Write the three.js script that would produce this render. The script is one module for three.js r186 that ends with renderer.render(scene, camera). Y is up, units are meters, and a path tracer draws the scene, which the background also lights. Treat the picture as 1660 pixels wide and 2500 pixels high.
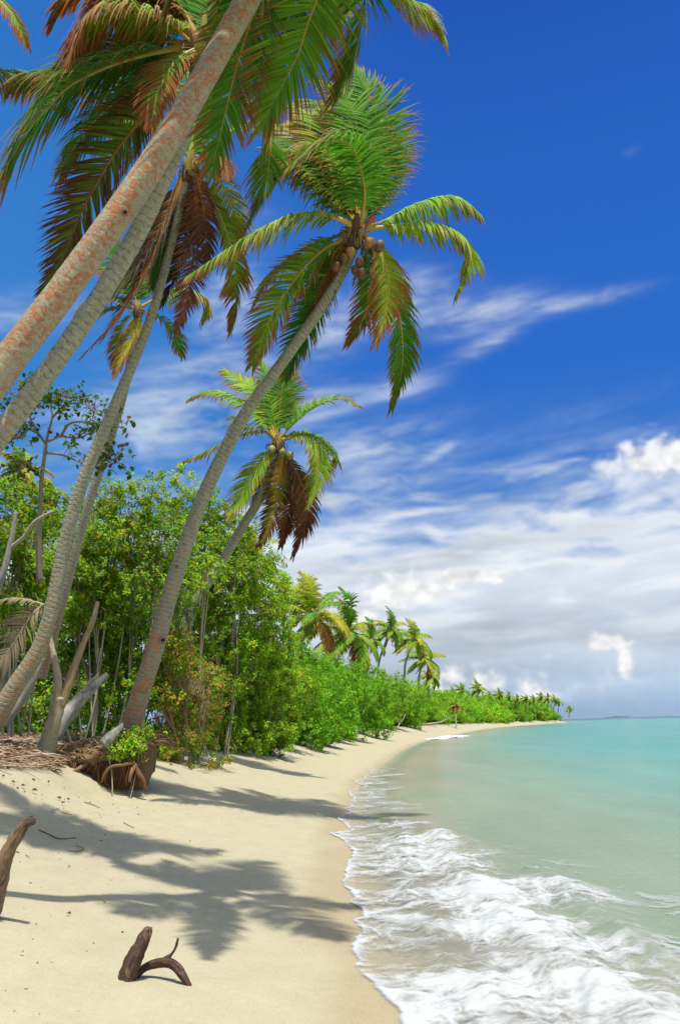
import * as THREE from 'three';
import { mergeGeometries } from 'three/addons/utils/BufferGeometryUtils.js';

// ---------------------------------------------------------------- camera
const scene = new THREE.Scene();
const EYE = 2.1, PH = 2500, PW = 1660, FOC = 2165;             // photograph size and focal length in its pixels
const camera = new THREE.PerspectiveCamera(60, PW / PH, 0.1, 20000);
camera.rotation.order = 'YXZ';
camera.position.set(0, EYE, 0);
camera.rotation.set(THREE.MathUtils.degToRad(13.5), 0, THREE.MathUtils.degToRad(-1.63));
camera.updateMatrixWorld(true);
const renderer = new THREE.WebGLRenderer({ antialias: true });
renderer.setSize(679, 1024);
renderer.shadowMap.enabled = true;
renderer.toneMapping = THREE.LinearToneMapping;
renderer.toneMappingExposure = 1.4;

// ---------------------------------------------------------------- random numbers and noise
function rng(seed) {
  let s = seed >>> 0;
  return () => { s = (s + 0x6d2b79f5) | 0; let t = Math.imul(s ^ (s >>> 15), 1 | s); t = (t + Math.imul(t ^ (t >>> 7), 61 | t)) ^ t; return ((t ^ (t >>> 14)) >>> 0) / 4294967296; };
}
const PERM = new Uint8Array(512);
{
  const r = rng(7), p = Array.from({ length: 256 }, (_, i) => i);
  for (let i = 255; i > 0; i--) { const j = Math.floor(r() * (i + 1)); [p[i], p[j]] = [p[j], p[i]]; }
  for (let i = 0; i < 512; i++) PERM[i] = p[i & 255];
}
function grad(h, x, y, z) { const k = h & 15, u = k < 8 ? x : y, v = k < 4 ? y : k === 12 || k === 14 ? x : z; return ((k & 1) ? -u : u) + ((k & 2) ? -v : v); }
function noise(x, y, z) {
  const fx = Math.floor(x), fy = Math.floor(y), fz = Math.floor(z), X = fx & 255, Y = fy & 255, Z = fz & 255;
  x -= fx; y -= fy; z -= fz;
  const u = x * x * x * (x * (x * 6 - 15) + 10), v = y * y * y * (y * (y * 6 - 15) + 10), w = z * z * z * (z * (z * 6 - 15) + 10);
  const A = PERM[X] + Y, AA = PERM[A] + Z, AB = PERM[A + 1] + Z, B = PERM[X + 1] + Y, BA = PERM[B] + Z, BB = PERM[B + 1] + Z;
  const l = (a, b, t) => a + (b - a) * t;
  return l(l(l(grad(PERM[AA], x, y, z), grad(PERM[BA], x - 1, y, z), u), l(grad(PERM[AB], x, y - 1, z), grad(PERM[BB], x - 1, y - 1, z), u), v),
    l(l(grad(PERM[AA + 1], x, y, z - 1), grad(PERM[BA + 1], x - 1, y, z - 1), u), l(grad(PERM[AB + 1], x, y - 1, z - 1), grad(PERM[BB + 1], x - 1, y - 1, z - 1), u), v), w);
}
function fbm(x, y, z, o = 4) { let s = 0, a = 0.5; for (let i = 0; i < o; i++) { s += a * noise(x, y, z); x = x * 2.03 + 11.3; y = y * 2.03 - 4.7; z = z * 2.03 + 7.9; a *= 0.5; } return s; }
function ridge(x, y, z, o = 4) { let s = 0, a = 0.5; for (let i = 0; i < o; i++) { s += a * (1 - 2 * Math.abs(noise(x, y, z))); x = x * 2.07 + 3.1; y = y * 2.07 + 9.2; z = z * 2.07 - 5.3; a *= 0.5; } return s; }
const clamp = (x, a = 0, b = 1) => Math.min(b, Math.max(a, x));
const sstep = (a, b, x) => { const t = clamp((x - a) / (b - a)); return t * t * (3 - 2 * t); };
const lerp = (a, b, t) => a + (b - a) * t;
const mix3 = (a, b, t) => [lerp(a[0], b[0], t), lerp(a[1], b[1], t), lerp(a[2], b[2], t)];
const V = (x, y, z) => new THREE.Vector3(x, y, z);

// a pixel of the photograph as a direction, and as a point at a depth along the lens axis
function ray(px, py) { return V((px - PW / 2) / FOC, -(py - PH / 2) / FOC, -1).applyEuler(camera.rotation); }
function at(px, py, depth) { return ray(px, py).multiplyScalar(depth).add(camera.position); }

// ---------------------------------------------------------------- sky
{
  const W = 3072, H = W / 2, data = new Float32Array(W * H * 4);
  const azel = (px, py) => { const r = ray(px, py).normalize(); return [Math.atan2(r.x, -r.z) * 57.2958, Math.asin(r.y) * 57.2958]; };
  // places of single thin clouds: [pixel x, pixel y, half width in degrees, half height in degrees, tilt, strength]
  const spots = [
    [1000, 720, 3.8, 1.7, 0.03, 0.85], [1180, 765, 4.0, 1.15, 0.10, 0.85], [1420, 735, 3.6, 0.5, 0.06, 0.8], [1190, 840, 2.6, 0.6, 0.30, 0.6], [980, 940, 2.6, 0.85, 0.16, 0.8],
    [800, 790, 3.0, 1.6, 0.1, 0.8], [560, 760, 2.4, 2.6, 0.3, 0.95], [420, 930, 5, 2.0, 0.1, 0.55], [900, 1090, 4.6, 1.7, 0.12, 0.62], [1075, 1100, 1.3, 0.35, 0.45, 0.5], [330, 1040, 5, 1.8, 0.05, 0.6],
    [930, 1185, 3.2, 0.4, 0.12, 0.4], [70, 760, 5, 1.8, 0.15, 0.5], [520, 1010, 5, 1.4, 0.1, 0.5], [780, 980, 3.0, 1.6, 0.2, 0.55], [1200, 1160, 2.2, 0.3, 0.35, 0.22], [1540, 370, 0.8, 0.3, 0.1, 0.22], [620, 560, 2.5, 1.5, 0.1, 0.35], [640, 880, 4, 1.5, 0.1, 0.45],
  ].map(([x, y, w, h, t, s]) => [...azel(x, y), w, h, t, s]);
  const puffs = [   // heaped white clouds
    [1645, 1120, 3.0, 1.1, 1.1], [1575, 1100, 1.7, 0.6, 0.9], [1010, 1440, 2.9, 0.95, 1.05], [1130, 1410, 2.9, 0.55, 1.0], [950, 1475, 1.6, 0.5, 0.85], [880, 1505, 1.1, 0.75, 1.0], 
    [1480, 1572, 1.25, 0.62, 0.9], [1528, 1625, 0.42, 0.95, 0.85], [1105, 1652, 0.8, 0.6, 0.8], [1195, 1672, 1.0, 0.75, 0.85], [1290, 1690, 0.8, 0.7, 0.6], [1345, 1700, 0.8, 0.6, 0.5], [1060, 1690, 1.1, 1.1, 0.7],
  ].map(([x, y, w, h, s]) => [...azel(x, y), w, h, s]);
  const zen = [0.009, 0.058, 0.375], mid = [0.026, 0.148, 0.58], low = [0.12, 0.36, 0.72], sd = V(12, 100, 34).normalize();
  for (let j = 0; j < H; j++) {
    const el = ((j + 0.5) / H - 0.5) * 180, e = Math.max(el, 0), ce = Math.cos(e / 57.2958), se = Math.sin(e / 57.2958);
    for (let i = 0; i < W; i++) {
      const phi = ((i + 0.5) / W - 0.5) * 2 * Math.PI, o = (j * W + i) * 4;
      data[o + 3] = 1;
      if (el < -1) { data[o] = 0.25; data[o + 1] = 0.36; data[o + 2] = 0.42; continue; }
      const dx = Math.cos(phi), dz = Math.sin(phi), az = Math.atan2(dx, -dz) * 57.2958, taz = 57.2958 * Math.sin(az / 57.2958);
      let c = e < 22 ? mix3(low, mid, Math.pow(e / 22, 0.8)) : mix3(mid, zen, sstep(22, 60, e));
      // away from the deepest blue, opposite the polarised quarter, the sky is paler and greener
      const left = sstep(10, -26, az) * sstep(180, 90, Math.abs(az)) + sstep(60, 120, Math.abs(az));
      c = mix3(c, [0.055, 0.30, 0.66], 0.55 * left * sstep(75, 15, e));
      // brightness round the sun, added wide and warm as fill for the shade
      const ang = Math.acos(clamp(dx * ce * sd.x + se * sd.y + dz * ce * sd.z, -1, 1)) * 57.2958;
      const fillGlow = 6.5 * Math.exp(-((ang / 11) ** 2)) + 3.2 * Math.exp(-ang / 14);
      if (ang < 60) c = [c[0] + fillGlow, c[1] + fillGlow * 0.98, c[2] + fillGlow * 0.62];
      if (e < 62) {
        // high thin veils: long streaks, each rising a little to the right
        const sx = dx * 8, sz = dz * 8, sy = (e - taz * 0.10) * 0.34;
        const wx = fbm(sx * 0.7, sy * 0.6, sz * 0.7, 3) * 1.6;
        const streak = fbm(sx * 1.1 + wx, sy * 1.9 + wx * 0.8, sz * 1.1, 5);
        const fine = fbm(sx * 4 + wx * 2, sy * 7 + wx, sz * 4, 4);
        let cover = 0;
        for (const [a, b, w, h, t, s] of spots) {
          const u = (az - a) / w; if (u > 2.6 || u < -2.6) continue;
          const v = (el - b - u * w * t) / h, q = u * u + v * v;
          if (q < 7) cover = cover + s * Math.exp(-q) * (1 - 0.5 * cover);
        }
        const general = 0.50 * sstep(23, 12, e) + 0.42 * sstep(58, 30, e) * sstep(24, 50, Math.abs(az));  // last term: cloud veil added out of view to whiten the fill light
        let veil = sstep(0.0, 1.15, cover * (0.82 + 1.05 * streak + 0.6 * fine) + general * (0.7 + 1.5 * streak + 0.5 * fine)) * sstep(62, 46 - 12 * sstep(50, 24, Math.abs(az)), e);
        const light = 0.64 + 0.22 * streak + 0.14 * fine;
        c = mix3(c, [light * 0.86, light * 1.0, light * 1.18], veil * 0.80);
        if (e < 24) {
          // the bank: pale grey-blue sheet low over the sea, its top drawn out into ragged streaks
          const bf = fbm(sx * 1.5 + wx, e * 0.75 + wx * 0.7, sz * 1.5 + 5, 5), bw = fbm(sx * 0.5 + 9, e * 0.30, sz * 0.5, 4), bs = fbm(sx * 1.0 + 2, (e - taz * 0.05) * 1.2 + wx, sz * 1.0 - 7, 4);
          const top = 12.2 + taz * 0.08 + 3.6 * bw, bank = sstep(top + 2.6, top - 3.0, e + bf * 7.5 + streak * 5) * 0.94;
          let b = e < 5 ? mix3([0.36, 0.48, 0.64], [0.60, 0.68, 0.77], e / 5) : mix3([0.60, 0.68, 0.77], [0.76, 0.82, 0.88], sstep(5, 12, e));
          const k = 1 + 0.55 * bw + 0.20 * bf; b = [b[0] * k, b[1] * k, b[2] * k];
          b = mix3(b, [0.92, 0.95, 0.97], sstep(-0.02, 0.42, bs * 0.9 + bf * 0.45 + 0.12) * sstep(3.0, 8, e) * 0.8);
          c = mix3(c, b, clamp(bank));
          // heaps of cumulus in and under the bank
          let heap = 0;
          for (const [a, bb, w, h, s] of puffs) {
            const u = (az - a) / w; if (u > 2.4 || u < -2.4) continue;
            const v = (el - bb) / (el > bb ? h : h * 0.7), q = u * u + v * v;
            if (q < 6) heap = Math.max(heap, s * Math.exp(-q * 0.8));
          }
          const w2 = fbm(dx * 30, e * 0.9, dz * 30, 3) * 0.5, cn = fbm(dx * 60 + w2, e * 1.3 + w2, dz * 60, 5), cb = 1 - 2 * Math.abs(fbm(dx * 38 + 4, e * 0.8 + w2, dz * 38, 3));
          const puff = sstep(0.08, 0.85, heap + cn * 0.95 + (cb - 0.7) * 0.25) * sstep(0.04, 0.3, heap), lit = 0.76 + 0.26 * cb + 0.4 * cn - 0.10;
          const hz = sstep(6.5, 1.5, e) * (0.34 + 1.1 * fbm(dx * 15, e * 0.22, dz * 15, 3)), lowpuff = sstep(0.34, 0.75, hz + cn * 0.7) * sstep(0.2, 1.2, e) * 0.5;
          c = mix3(c, [0.64 + 0.3 * cn, 0.72 + 0.3 * cn, 0.82 + 0.28 * cn], lowpuff);
          c = mix3(c, [lit * 1.04, lit * 1.05, lit * 1.04], puff * 0.9);
          c = mix3(c, [0.30, 0.43, 0.62], 0.75 * sstep(2.4, 0, e) * (1 - 0.4 * lowpuff) * (1 - 0.6 * puff));   // thick air right above the sea
        }
      }
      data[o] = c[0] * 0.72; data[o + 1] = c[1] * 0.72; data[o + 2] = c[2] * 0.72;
    }
  }
  const t = new THREE.DataTexture(data, W, H, THREE.RGBAFormat, THREE.FloatType);
  t.mapping = THREE.EquirectangularReflectionMapping; t.magFilter = THREE.LinearFilter; t.needsUpdate = true;
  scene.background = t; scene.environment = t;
}

// ---------------------------------------------------------------- sun
const sun = new THREE.DirectionalLight(new THREE.Color(1, 0.95, 0.84), 3.9);
sun.name = 'sun';
sun.position.set(12, 100, 34).multiplyScalar(1.5);
sun.castShadow = true;
sun.shadow.mapSize.set(4096, 4096);
sun.shadow.radius = 1.4;
Object.assign(sun.shadow.camera, { left: -40, right: 40, top: 60, bottom: -40, near: 1, far: 400 });
scene.add(sun, sun.target);

// ---------------------------------------------------------------- naming
const taken = {};
function numbered(name) { const n = taken[name] = (taken[name] ?? -1) + 1; return n ? name + '_' + String(n).padStart(3, '0') : name; }
function finish(o) { o.castShadow = o.receiveShadow = true; return o; }
function mesh(name, geo, mat, parent) {
  const m = finish(new THREE.Mesh(geo, mat)); m.name = parent ? name : numbered(name); (parent ?? scene).add(m); return m;
}
function thing(name, label, category, pos, group) {
  const o = new THREE.Group(); o.name = numbered(name); if (pos) o.position.copy(pos);
  o.userData = { label, category }; if (group) o.userData.group = group;
  scene.add(o); return o;
}
function tag(o, label, category, group, kind) { Object.assign(o.userData, { label, category }); if (group) o.userData.group = group; if (kind) o.userData.kind = kind; return o; }

// ---------------------------------------------------------------- textures
function tex(w, h, fn, srgb, wrap = THREE.RepeatWrapping) {
  const d = new Uint8Array(w * h * 4);
  for (let y = 0; y < h; y++) for (let x = 0; x < w; x++) {
    const c = fn((x + 0.5) / w, (y + 0.5) / h), o = (y * w + x) * 4;
    for (let k = 0; k < 4; k++) { let v = k < 3 ? (c.length ? c[k] : c) : (c.length > 3 ? c[3] : 1); if (srgb && k < 3) v = v <= 0.0031308 ? v * 12.92 : 1.055 * Math.pow(Math.max(v, 0), 1 / 2.4) - 0.055; d[o + k] = Math.round(clamp(v) * 255); }
  }
  const t = new THREE.DataTexture(d, w, h); t.wrapS = t.wrapT = wrap; t.magFilter = THREE.LinearFilter;
  if (srgb) t.colorSpace = THREE.SRGBColorSpace;
  t.needsUpdate = true; return t;
}
// noise that repeats over the unit square
function tiled(u, v, f, s, o) {
  const a = u * 2 * Math.PI, b = v * 2 * Math.PI, r = f / (2 * Math.PI);
  return 0.5 * (fbm(Math.cos(a) * r + s, Math.sin(a) * r, Math.cos(b) * r + s * 2, o) + fbm(Math.sin(b) * r + s * 3, Math.cos(a) * r + 5, Math.sin(a) * r - s, o)) * 1.5;
}

// ---------------------------------------------------------------- the shape of the coast
const SHORE = [[-80, 9], [-20, 2.8], [0, 0.95], [7, 0.36], [8.5, 0.14], [10.5, 0.05], [14, 0.02], [18.3, -0.02], [25.7, 0.10], [36, 0.62], [53, 2.3], [77, 4.9], [109, 9.6], [153, 18.4], [224, 33.5], [296, 51], [400, 85], [470, 111], [510, 124], [535, 118], [560, 40], [640, -260], [9000, -9000]];
function shoreX(d) {
  let i = 0; while (i < SHORE.length - 2 && d > SHORE[i + 1][0]) i++;
  const [d0, x0] = SHORE[i], [d1, x1] = SHORE[i + 1], t = clamp((d - d0) / (d1 - d0), -1, 2), L = d1 - d0;
  const m = (k) => { const a = SHORE[Math.max(k - 1, 0)], b = SHORE[Math.min(k + 1, SHORE.length - 1)]; return (b[1] - a[1]) / (b[0] - a[0]); };
  const t2 = t * t, t3 = t2 * t;
  return (2 * t3 - 3 * t2 + 1) * x0 + (t3 - 2 * t2 + t) * L * m(i) + (-2 * t3 + 3 * t2) * x1 + (t3 - t2) * L * m(i + 1);
}
function inland(x, z) { const d = -z, s = shoreX(d), k = (shoreX(d + 0.5) - shoreX(d - 0.5)); return (s - x) / Math.sqrt(1 + k * k); }
const PROFILE = [[-700, -45], [-560, -30], [-480, -5.5], [-200, -3.6], [-80, -2.5], [-35, -1.75], [-14, -1.05], [-6, -0.52], [-2, -0.2], [0, 0], [2, 0.29], [4, 0.70], [5.5, 1.2], [7, 1.62], [12, 2.0], [40, 2.6], [400, 4]];
function profile(p) {
  let i = 0; while (i < PROFILE.length - 2 && p > PROFILE[i + 1][0]) i++;
  const [a, ya] = PROFILE[i], [b, yb] = PROFILE[i + 1]; return lerp(ya, yb, clamp((p - a) / (b - a)));
}
function groundH(x, z) {
  const p = inland(x, z), soft = (profile(p - 0.35) + profile(p) * 2 + profile(p + 0.35)) / 4;
  const near = sstep(120, 40, -z);
  const dune = 0.10 * fbm(x * 0.35, 3, z * 0.3, 3) * sstep(0.8, 3.2, p) + 0.05 * fbm(x * 1.3, 1, z * 1.1, 3) * sstep(0.8, 2.2, p);
  const bar = 0.12 * fbm(x * 0.12 + 4, 8, z * 0.08, 3) * sstep(-3, -9, p);
  // the root mound's hump and the little ledge of sand left of it
  const ledge = 0.18 * sstep(5.0, 5.7, p) * sstep(12, 14, -z) * sstep(24, 21, -z);
  const hx = x + 5.05, hz = z + 18.9, hollow = -0.34 * Math.exp(-((hx / 1.15) ** 2) - ((hz / 1.5) ** 2));
  return soft + near * (dune + ledge) + bar + hollow;
}
function onGround(px, py, lift = 0) {
  const r = ray(px, py); let t = 2, p = V(0, 0, 0);
  for (let i = 0; i < 4000; i++) { p.copy(r).multiplyScalar(t).add(camera.position); if (p.y <= groundH(p.x, p.z) + lift) break; t *= 1.002; }
  return p;
}

function polarGrid(rings, r0, r1, thetas, fn) {
  const pos = [], col = [], uv = [], idx = [], n = thetas.length;
  for (let i = 0; i <= rings; i++) {
    const r = r0 * Math.pow(r1 / r0, i / rings);
    for (const th of thetas) {
      const x = Math.sin(th) * r, z = -Math.cos(th) * r, v = fn(x, z, r);
      pos.push(x, v.y, z); col.push(...v.c); uv.push(x, z);
    }
  }
  for (let i = 0; i < rings; i++) for (let j = 0; j < n - 1; j++) { const a = i * n + j, b = a + 1, c = a + n, d = c + 1; idx.push(a, b, c, b, d, c); }
  return { pos, col, uv, idx, n };
}
function toGeo(g) {
  const o = new THREE.BufferGeometry();
  o.setAttribute('position', new THREE.Float32BufferAttribute(g.pos, 3));
  if (g.uv) o.setAttribute('uv', new THREE.Float32BufferAttribute(g.uv, 2));
  if (g.col) o.setAttribute('color', new THREE.Float32BufferAttribute(g.col, g.cs ?? 3));
  o.setIndex(g.idx); o.computeVertexNormals(); return o;
}

// ---------------------------------------------------------------- the sand and the sea bed, one sheet to the horizon
const sandMap = tex(1024, 1024, (u, v) => {
  const a = tiled(u, v, 9, 3, 4), b = tiled(u, v, 160, 8, 2), c = tiled(u, v, 60, 5, 2);
  const k = 0.93 + 0.10 * a + 0.14 * b, fleck = c > 0.52 ? 0.72 : 1;
  return [0.93 * k * fleck, 0.93 * k * fleck, 0.92 * k * fleck];
}, true);
const sandBump = tex(1024, 1024, (u, v) => 0.5 + 0.45 * tiled(u, v, 26, 2, 4) + 0.12 * tiled(u, v, 170, 6, 2), false);
for (const t of [sandMap, sandBump]) t.repeat.set(1 / 2.7, 1 / 2.7);
{
  const th = [];
  for (let i = 0; i <= 40; i++) th.push(-Math.PI + (i / 40) * (Math.PI - 0.75));
  for (let i = 1; i <= 330; i++) th.push(-0.75 + (i / 330) * 1.5);
  for (let i = 1; i <= 40; i++) th.push(0.75 + (i / 40) * (Math.PI - 0.75));
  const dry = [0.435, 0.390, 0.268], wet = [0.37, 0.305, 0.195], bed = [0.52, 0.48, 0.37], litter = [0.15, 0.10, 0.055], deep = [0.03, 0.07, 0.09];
  const g = polarGrid(520, 1.2, 9000, th, (x, z) => {
    const p = inland(x, z), n = fbm(x * 0.9, 4, z * 0.5, 3), y = groundH(x, z);
    let c = mix3(dry, wet, sstep(0.75 + n * 0.9, 0.1 + n * 0.5, p) * sstep(-3, 0.2, p));
    c = mix3(c, bed, sstep(-0.5, -4, p));
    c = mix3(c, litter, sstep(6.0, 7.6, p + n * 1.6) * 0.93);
    c = mix3(c, deep, sstep(-520, -620, p));
    const weed = sstep(0.1, 0.35, fbm(x * 0.02, 7, z * 0.012, 3)) * sstep(-40, -90, p) * 0.5;   // darker patches of weed and coral on the bed
    c = mix3(c, [0.10, 0.13, 0.07], weed);
    return { y, c };
  });
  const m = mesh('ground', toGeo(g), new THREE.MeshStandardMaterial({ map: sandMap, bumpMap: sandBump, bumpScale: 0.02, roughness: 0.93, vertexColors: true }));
  m.userData = { kind: 'structure', label: 'pale sand beach running down into the sea' };
}

// ---------------------------------------------------------------- the sea: a body of water that takes out the red with its depth
function outerFoam(d) {   // how far the broken water reaches from the edge of the sand
  const T = [[0, 3.6], [6.7, 3.0], [8.5, 2.8], [10, 2.9], [11.7, 2.95], [13.8, 2.65], [16.2, 2.15], [17.6, 1.45], [20, 1.15], [26, 1.35], [31, 1.5], [36, 1.1], [40, 1.0], [46, 0.3], [60, 0.1], [90, 0.0]];
  let i = 0; while (i < T.length - 2 && d > T[i + 1][0]) i++;
  return lerp(T[i][1], T[i + 1][1], clamp((d - T[i][0]) / (T[i + 1][0] - T[i][0])));
}
function seaH(x, z) {
  const d = -z, q = x - shoreX(d), fade = sstep(26, 15, d);
  const warp = 0.5 * fbm(x * 0.5, 2, z * 0.35, 3);
  const ridgeAt = (c, front, back, h) => { const s = q + warp - c; return h * Math.exp(-((s / (s < 0 ? front : back)) ** 2)); };
  let y = fade * (ridgeAt(1.6, 0.30, 0.5, 0.12) + ridgeAt(outerFoam(d) * 0.9, 0.3, 0.45, 0.10) + ridgeAt(0.75, 0.12, 0.4, 0.04));
  const surf = sstep(outerFoam(d) * 1.15, outerFoam(d) * 0.8, q) * sstep(0.15, 0.8, q) * fade;
  y += surf * (0.10 * fbm(x * 2.4, 5, z * 1.7, 4) + 0.06 * ridge(x * 1.9, 9, z * 1.3, 3) + 0.03 * ridge(x * 5, 4, z * 3.6, 2) - 0.02);
  const out = sstep(0.5, 6, q);
  y += out * (0.035 * fbm(x * 0.5, 1, z * 0.16, 3) + 0.05 * fbm(x * 0.06, 6, z * 0.035, 2)) * sstep(3000, 300, d);
  return y;
}
const rippleBump = tex(1024, 1024, (u, v) => 0.5 + 0.5 * tiled(u, v * 1.0, 14, 4, 5), false);
rippleBump.repeat.set(1 / 5, 1 / 2.2);
{
  const th = [];
  for (let i = 0; i <= 260; i++) th.push(-0.5 + (i / 260) * 1.3);
  const g = polarGrid(460, 3.5, 9000, th, (x, z) => {
    const p = inland(x, z), n = fbm(x * 0.05, 3, z * 0.02, 3), n2 = fbm(x * 0.35, 2, z * 0.2, 3);
    // stirred-up sand close in, clear green further out, deep blue past the reef
    const reach = lerp(0.55, 1.2, sstep(16, 60, -z));
    let c = mix3([0.31, 0.275, 0.195], [0.215, 0.27, 0.18], sstep(-1.4 * reach, -4.8 * reach, p + n2 * 2));
    c = mix3(c, [0.135, 0.28, 0.205], sstep(-3.6, -10, p + n * 3));
    c = mix3(c, [0.045, 0.265, 0.235], sstep(-7, -18, p + n * 7));
    c = mix3(c, [0.012, 0.21, 0.23], sstep(-22, -120, p + n * 40));
    c = mix3(c, [0.006, 0.045, 0.135], sstep(-480, -560, p + n * 30));
    const silt = 1 + 0.30 * fbm(x * 0.22 + n * 3, 5, z * 0.05, 4) + 0.16 * fbm(x * 0.9, 8, z * 0.28, 3); c = c.map((k) => k * silt);   // clouds of stirred sand drifting in the shallows
    const a = sstep(0.1, -1.6, p) * 0.78 + 0.12;
    return { y: p > 1 ? -0.3 : seaH(x, z), c: [...c, a + sstep(-20, -80, p) * 0.1] };
  });
  // close the body below: walls and floor, so that light is coloured by the length of its way through the water
  const n = g.n, rows = 461, N = n * rows, P = g.pos;
  const rim = [];
  for (let j = 0; j < n; j++) rim.push(j);
  for (let i = 1; i < rows; i++) rim.push(i * n + n - 1);
  for (let j = n - 2; j >= 0; j--) rim.push((rows - 1) * n + j);
  for (let i = rows - 2; i >= 1; i--) rim.push(i * n);
  const base = N;
  for (const k of rim) { P.push(P[k * 3], -60, P[k * 3 + 2]); g.col.push(0, 0, 0, 0); g.uv.push(0, 0); }
  P.push(0, -60, -3000); g.col.push(0, 0, 0, 0); g.uv.push(0, 0);
  const R = rim.length;
  for (let i = 0; i < R; i++) { const a = rim[i], b = rim[(i + 1) % R], c = base + i, e = base + (i + 1) % R; g.idx.push(a, c, b, b, c, e, c, base + R, e); }
  g.cs = 4;
  const m = mesh('water', toGeo(g), new THREE.MeshPhysicalMaterial({ vertexColors: true, transparent: true, opacity: 0.95, roughness: 0.2, ior: 1.33, thickness: 1, attenuationColor: new THREE.Color(0.42, 0.93, 0.88), attenuationDistance: 2.2, bumpMap: rippleBump, bumpScale: 0.05, specularIntensity: 0.18 }));
  m.userData = { kind: 'structure', label: 'shallow turquoise lagoon with a dark blue line of deep sea at the horizon' };
}

// ---------------------------------------------------------------- foam of the broken waves
{
  const X0 = -1.4, X1 = 5.4, D0 = 4.6, D1 = 46, map = (d) => (Math.log(d / D0) / Math.log(D1 / D0));
  const foamAt = (x, d) => {
    const z = -d, o = outerFoam(d);
    const far2 = sstep(14, 22, d), cusp = (0.32 + 0.35 * far2) * fbm(d * 0.42, 3.3, 0, 2) + (0.20 + 0.55 * far2) * (Math.abs(noise(d * lerp(0.75, 0.42, far2), 1.2, x * 0.2)) - 0.28) + 0.07 * fbm(d * 3, x * 2, 4, 3);
    const q = x - shoreX(d) - cusp * sstep(4, 9, d) * 1.5;
    if (q < 0) return 0;
    const far = q + 0.95 * fbm(x * 0.8, 7, z * 0.5, 4) * clamp(o, 0.2, 1.4);
    const body = 1 - sstep(o * 0.82, o * 1.12, far);
    const w = fbm(x * 1.3, 2, z * 0.9, 3);
    const lace = ridge(x * 1.7 + w * 1.1, 5, z * 2.1 + w, 5) * 0.62 + ridge(x * 5.5 + w * 2, 1, z * 6.5, 3) * 0.34;
    const clump = fbm(x * 0.7 + 4, 6, z * 0.75, 3);
    const lip = Math.exp(-((q / 0.10) ** 2)) * 0.9;
    const crest = Math.exp(-(((q + 0.5 * fbm(x * 0.5, 2, z * 0.35, 3) - 1.6) / 0.5) ** 2)) * 0.42 * sstep(26, 15, d);
    const bub = ridge(x * 13 + w * 3, 2, z * 11, 3);
    const th = lace * 1.25 + bub * 0.22 + clump * 1.0 + lip * 0.6 + crest - 0.60 - 0.10 * sstep(17, 24, d);
    let a = sstep(-0.12, 0.74, th) * 0.86 + 0.10;
    a *= body * sstep(0, 0.05, q);
    const specks = sstep(0.50, 0.60, lace * 0.8 + clump * 0.7) * (1 - sstep(o * 1.05, o * 1.45, q)) * sstep(30, 18, d) * 0.55;
    return clamp(Math.max(a, specks * (1 - body)));
  };
  const W = 1024, H = 2048;
  const alpha = tex(W, H, (u, v) => foamAt(lerp(X0, X1, u), D0 * Math.pow(D1 / D0, v)), false, THREE.ClampToEdgeWrapping);
  const pos = [], uv = [], idx = [], nx = 230, nd = 420;
  for (let j = 0; j <= nd; j++) for (let i = 0; i <= nx; i++) {
    const u = i / nx, v = j / nd, x = lerp(X0, X1, u), d = D0 * Math.pow(D1 / D0, v), z = -d;
    const f = foamAt(x, d);
    pos.push(x, Math.max(seaH(x, z), groundH(x, z)) + 0.007 + 0.02 * f, z); uv.push(u, v);
  }
  for (let j = 0; j < nd; j++) for (let i = 0; i < nx; i++) { const a = j * (nx + 1) + i, b = a + 1, c = a + nx + 1, e = c + 1; idx.push(a, b, c, b, e, c); }
  const m = mesh('surf_foam', toGeo({ pos, uv, idx }), new THREE.MeshPhysicalMaterial({ color: new THREE.Color(0.49, 0.505, 0.52), alphaMap: alpha, bumpMap: alpha, bumpScale: 0.007, transparent: true, roughness: 0.6 }));
  tag(m, 'white lacy surf foam sliding up the edge of the sand', 'foam', null, 'stuff');
}

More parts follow.
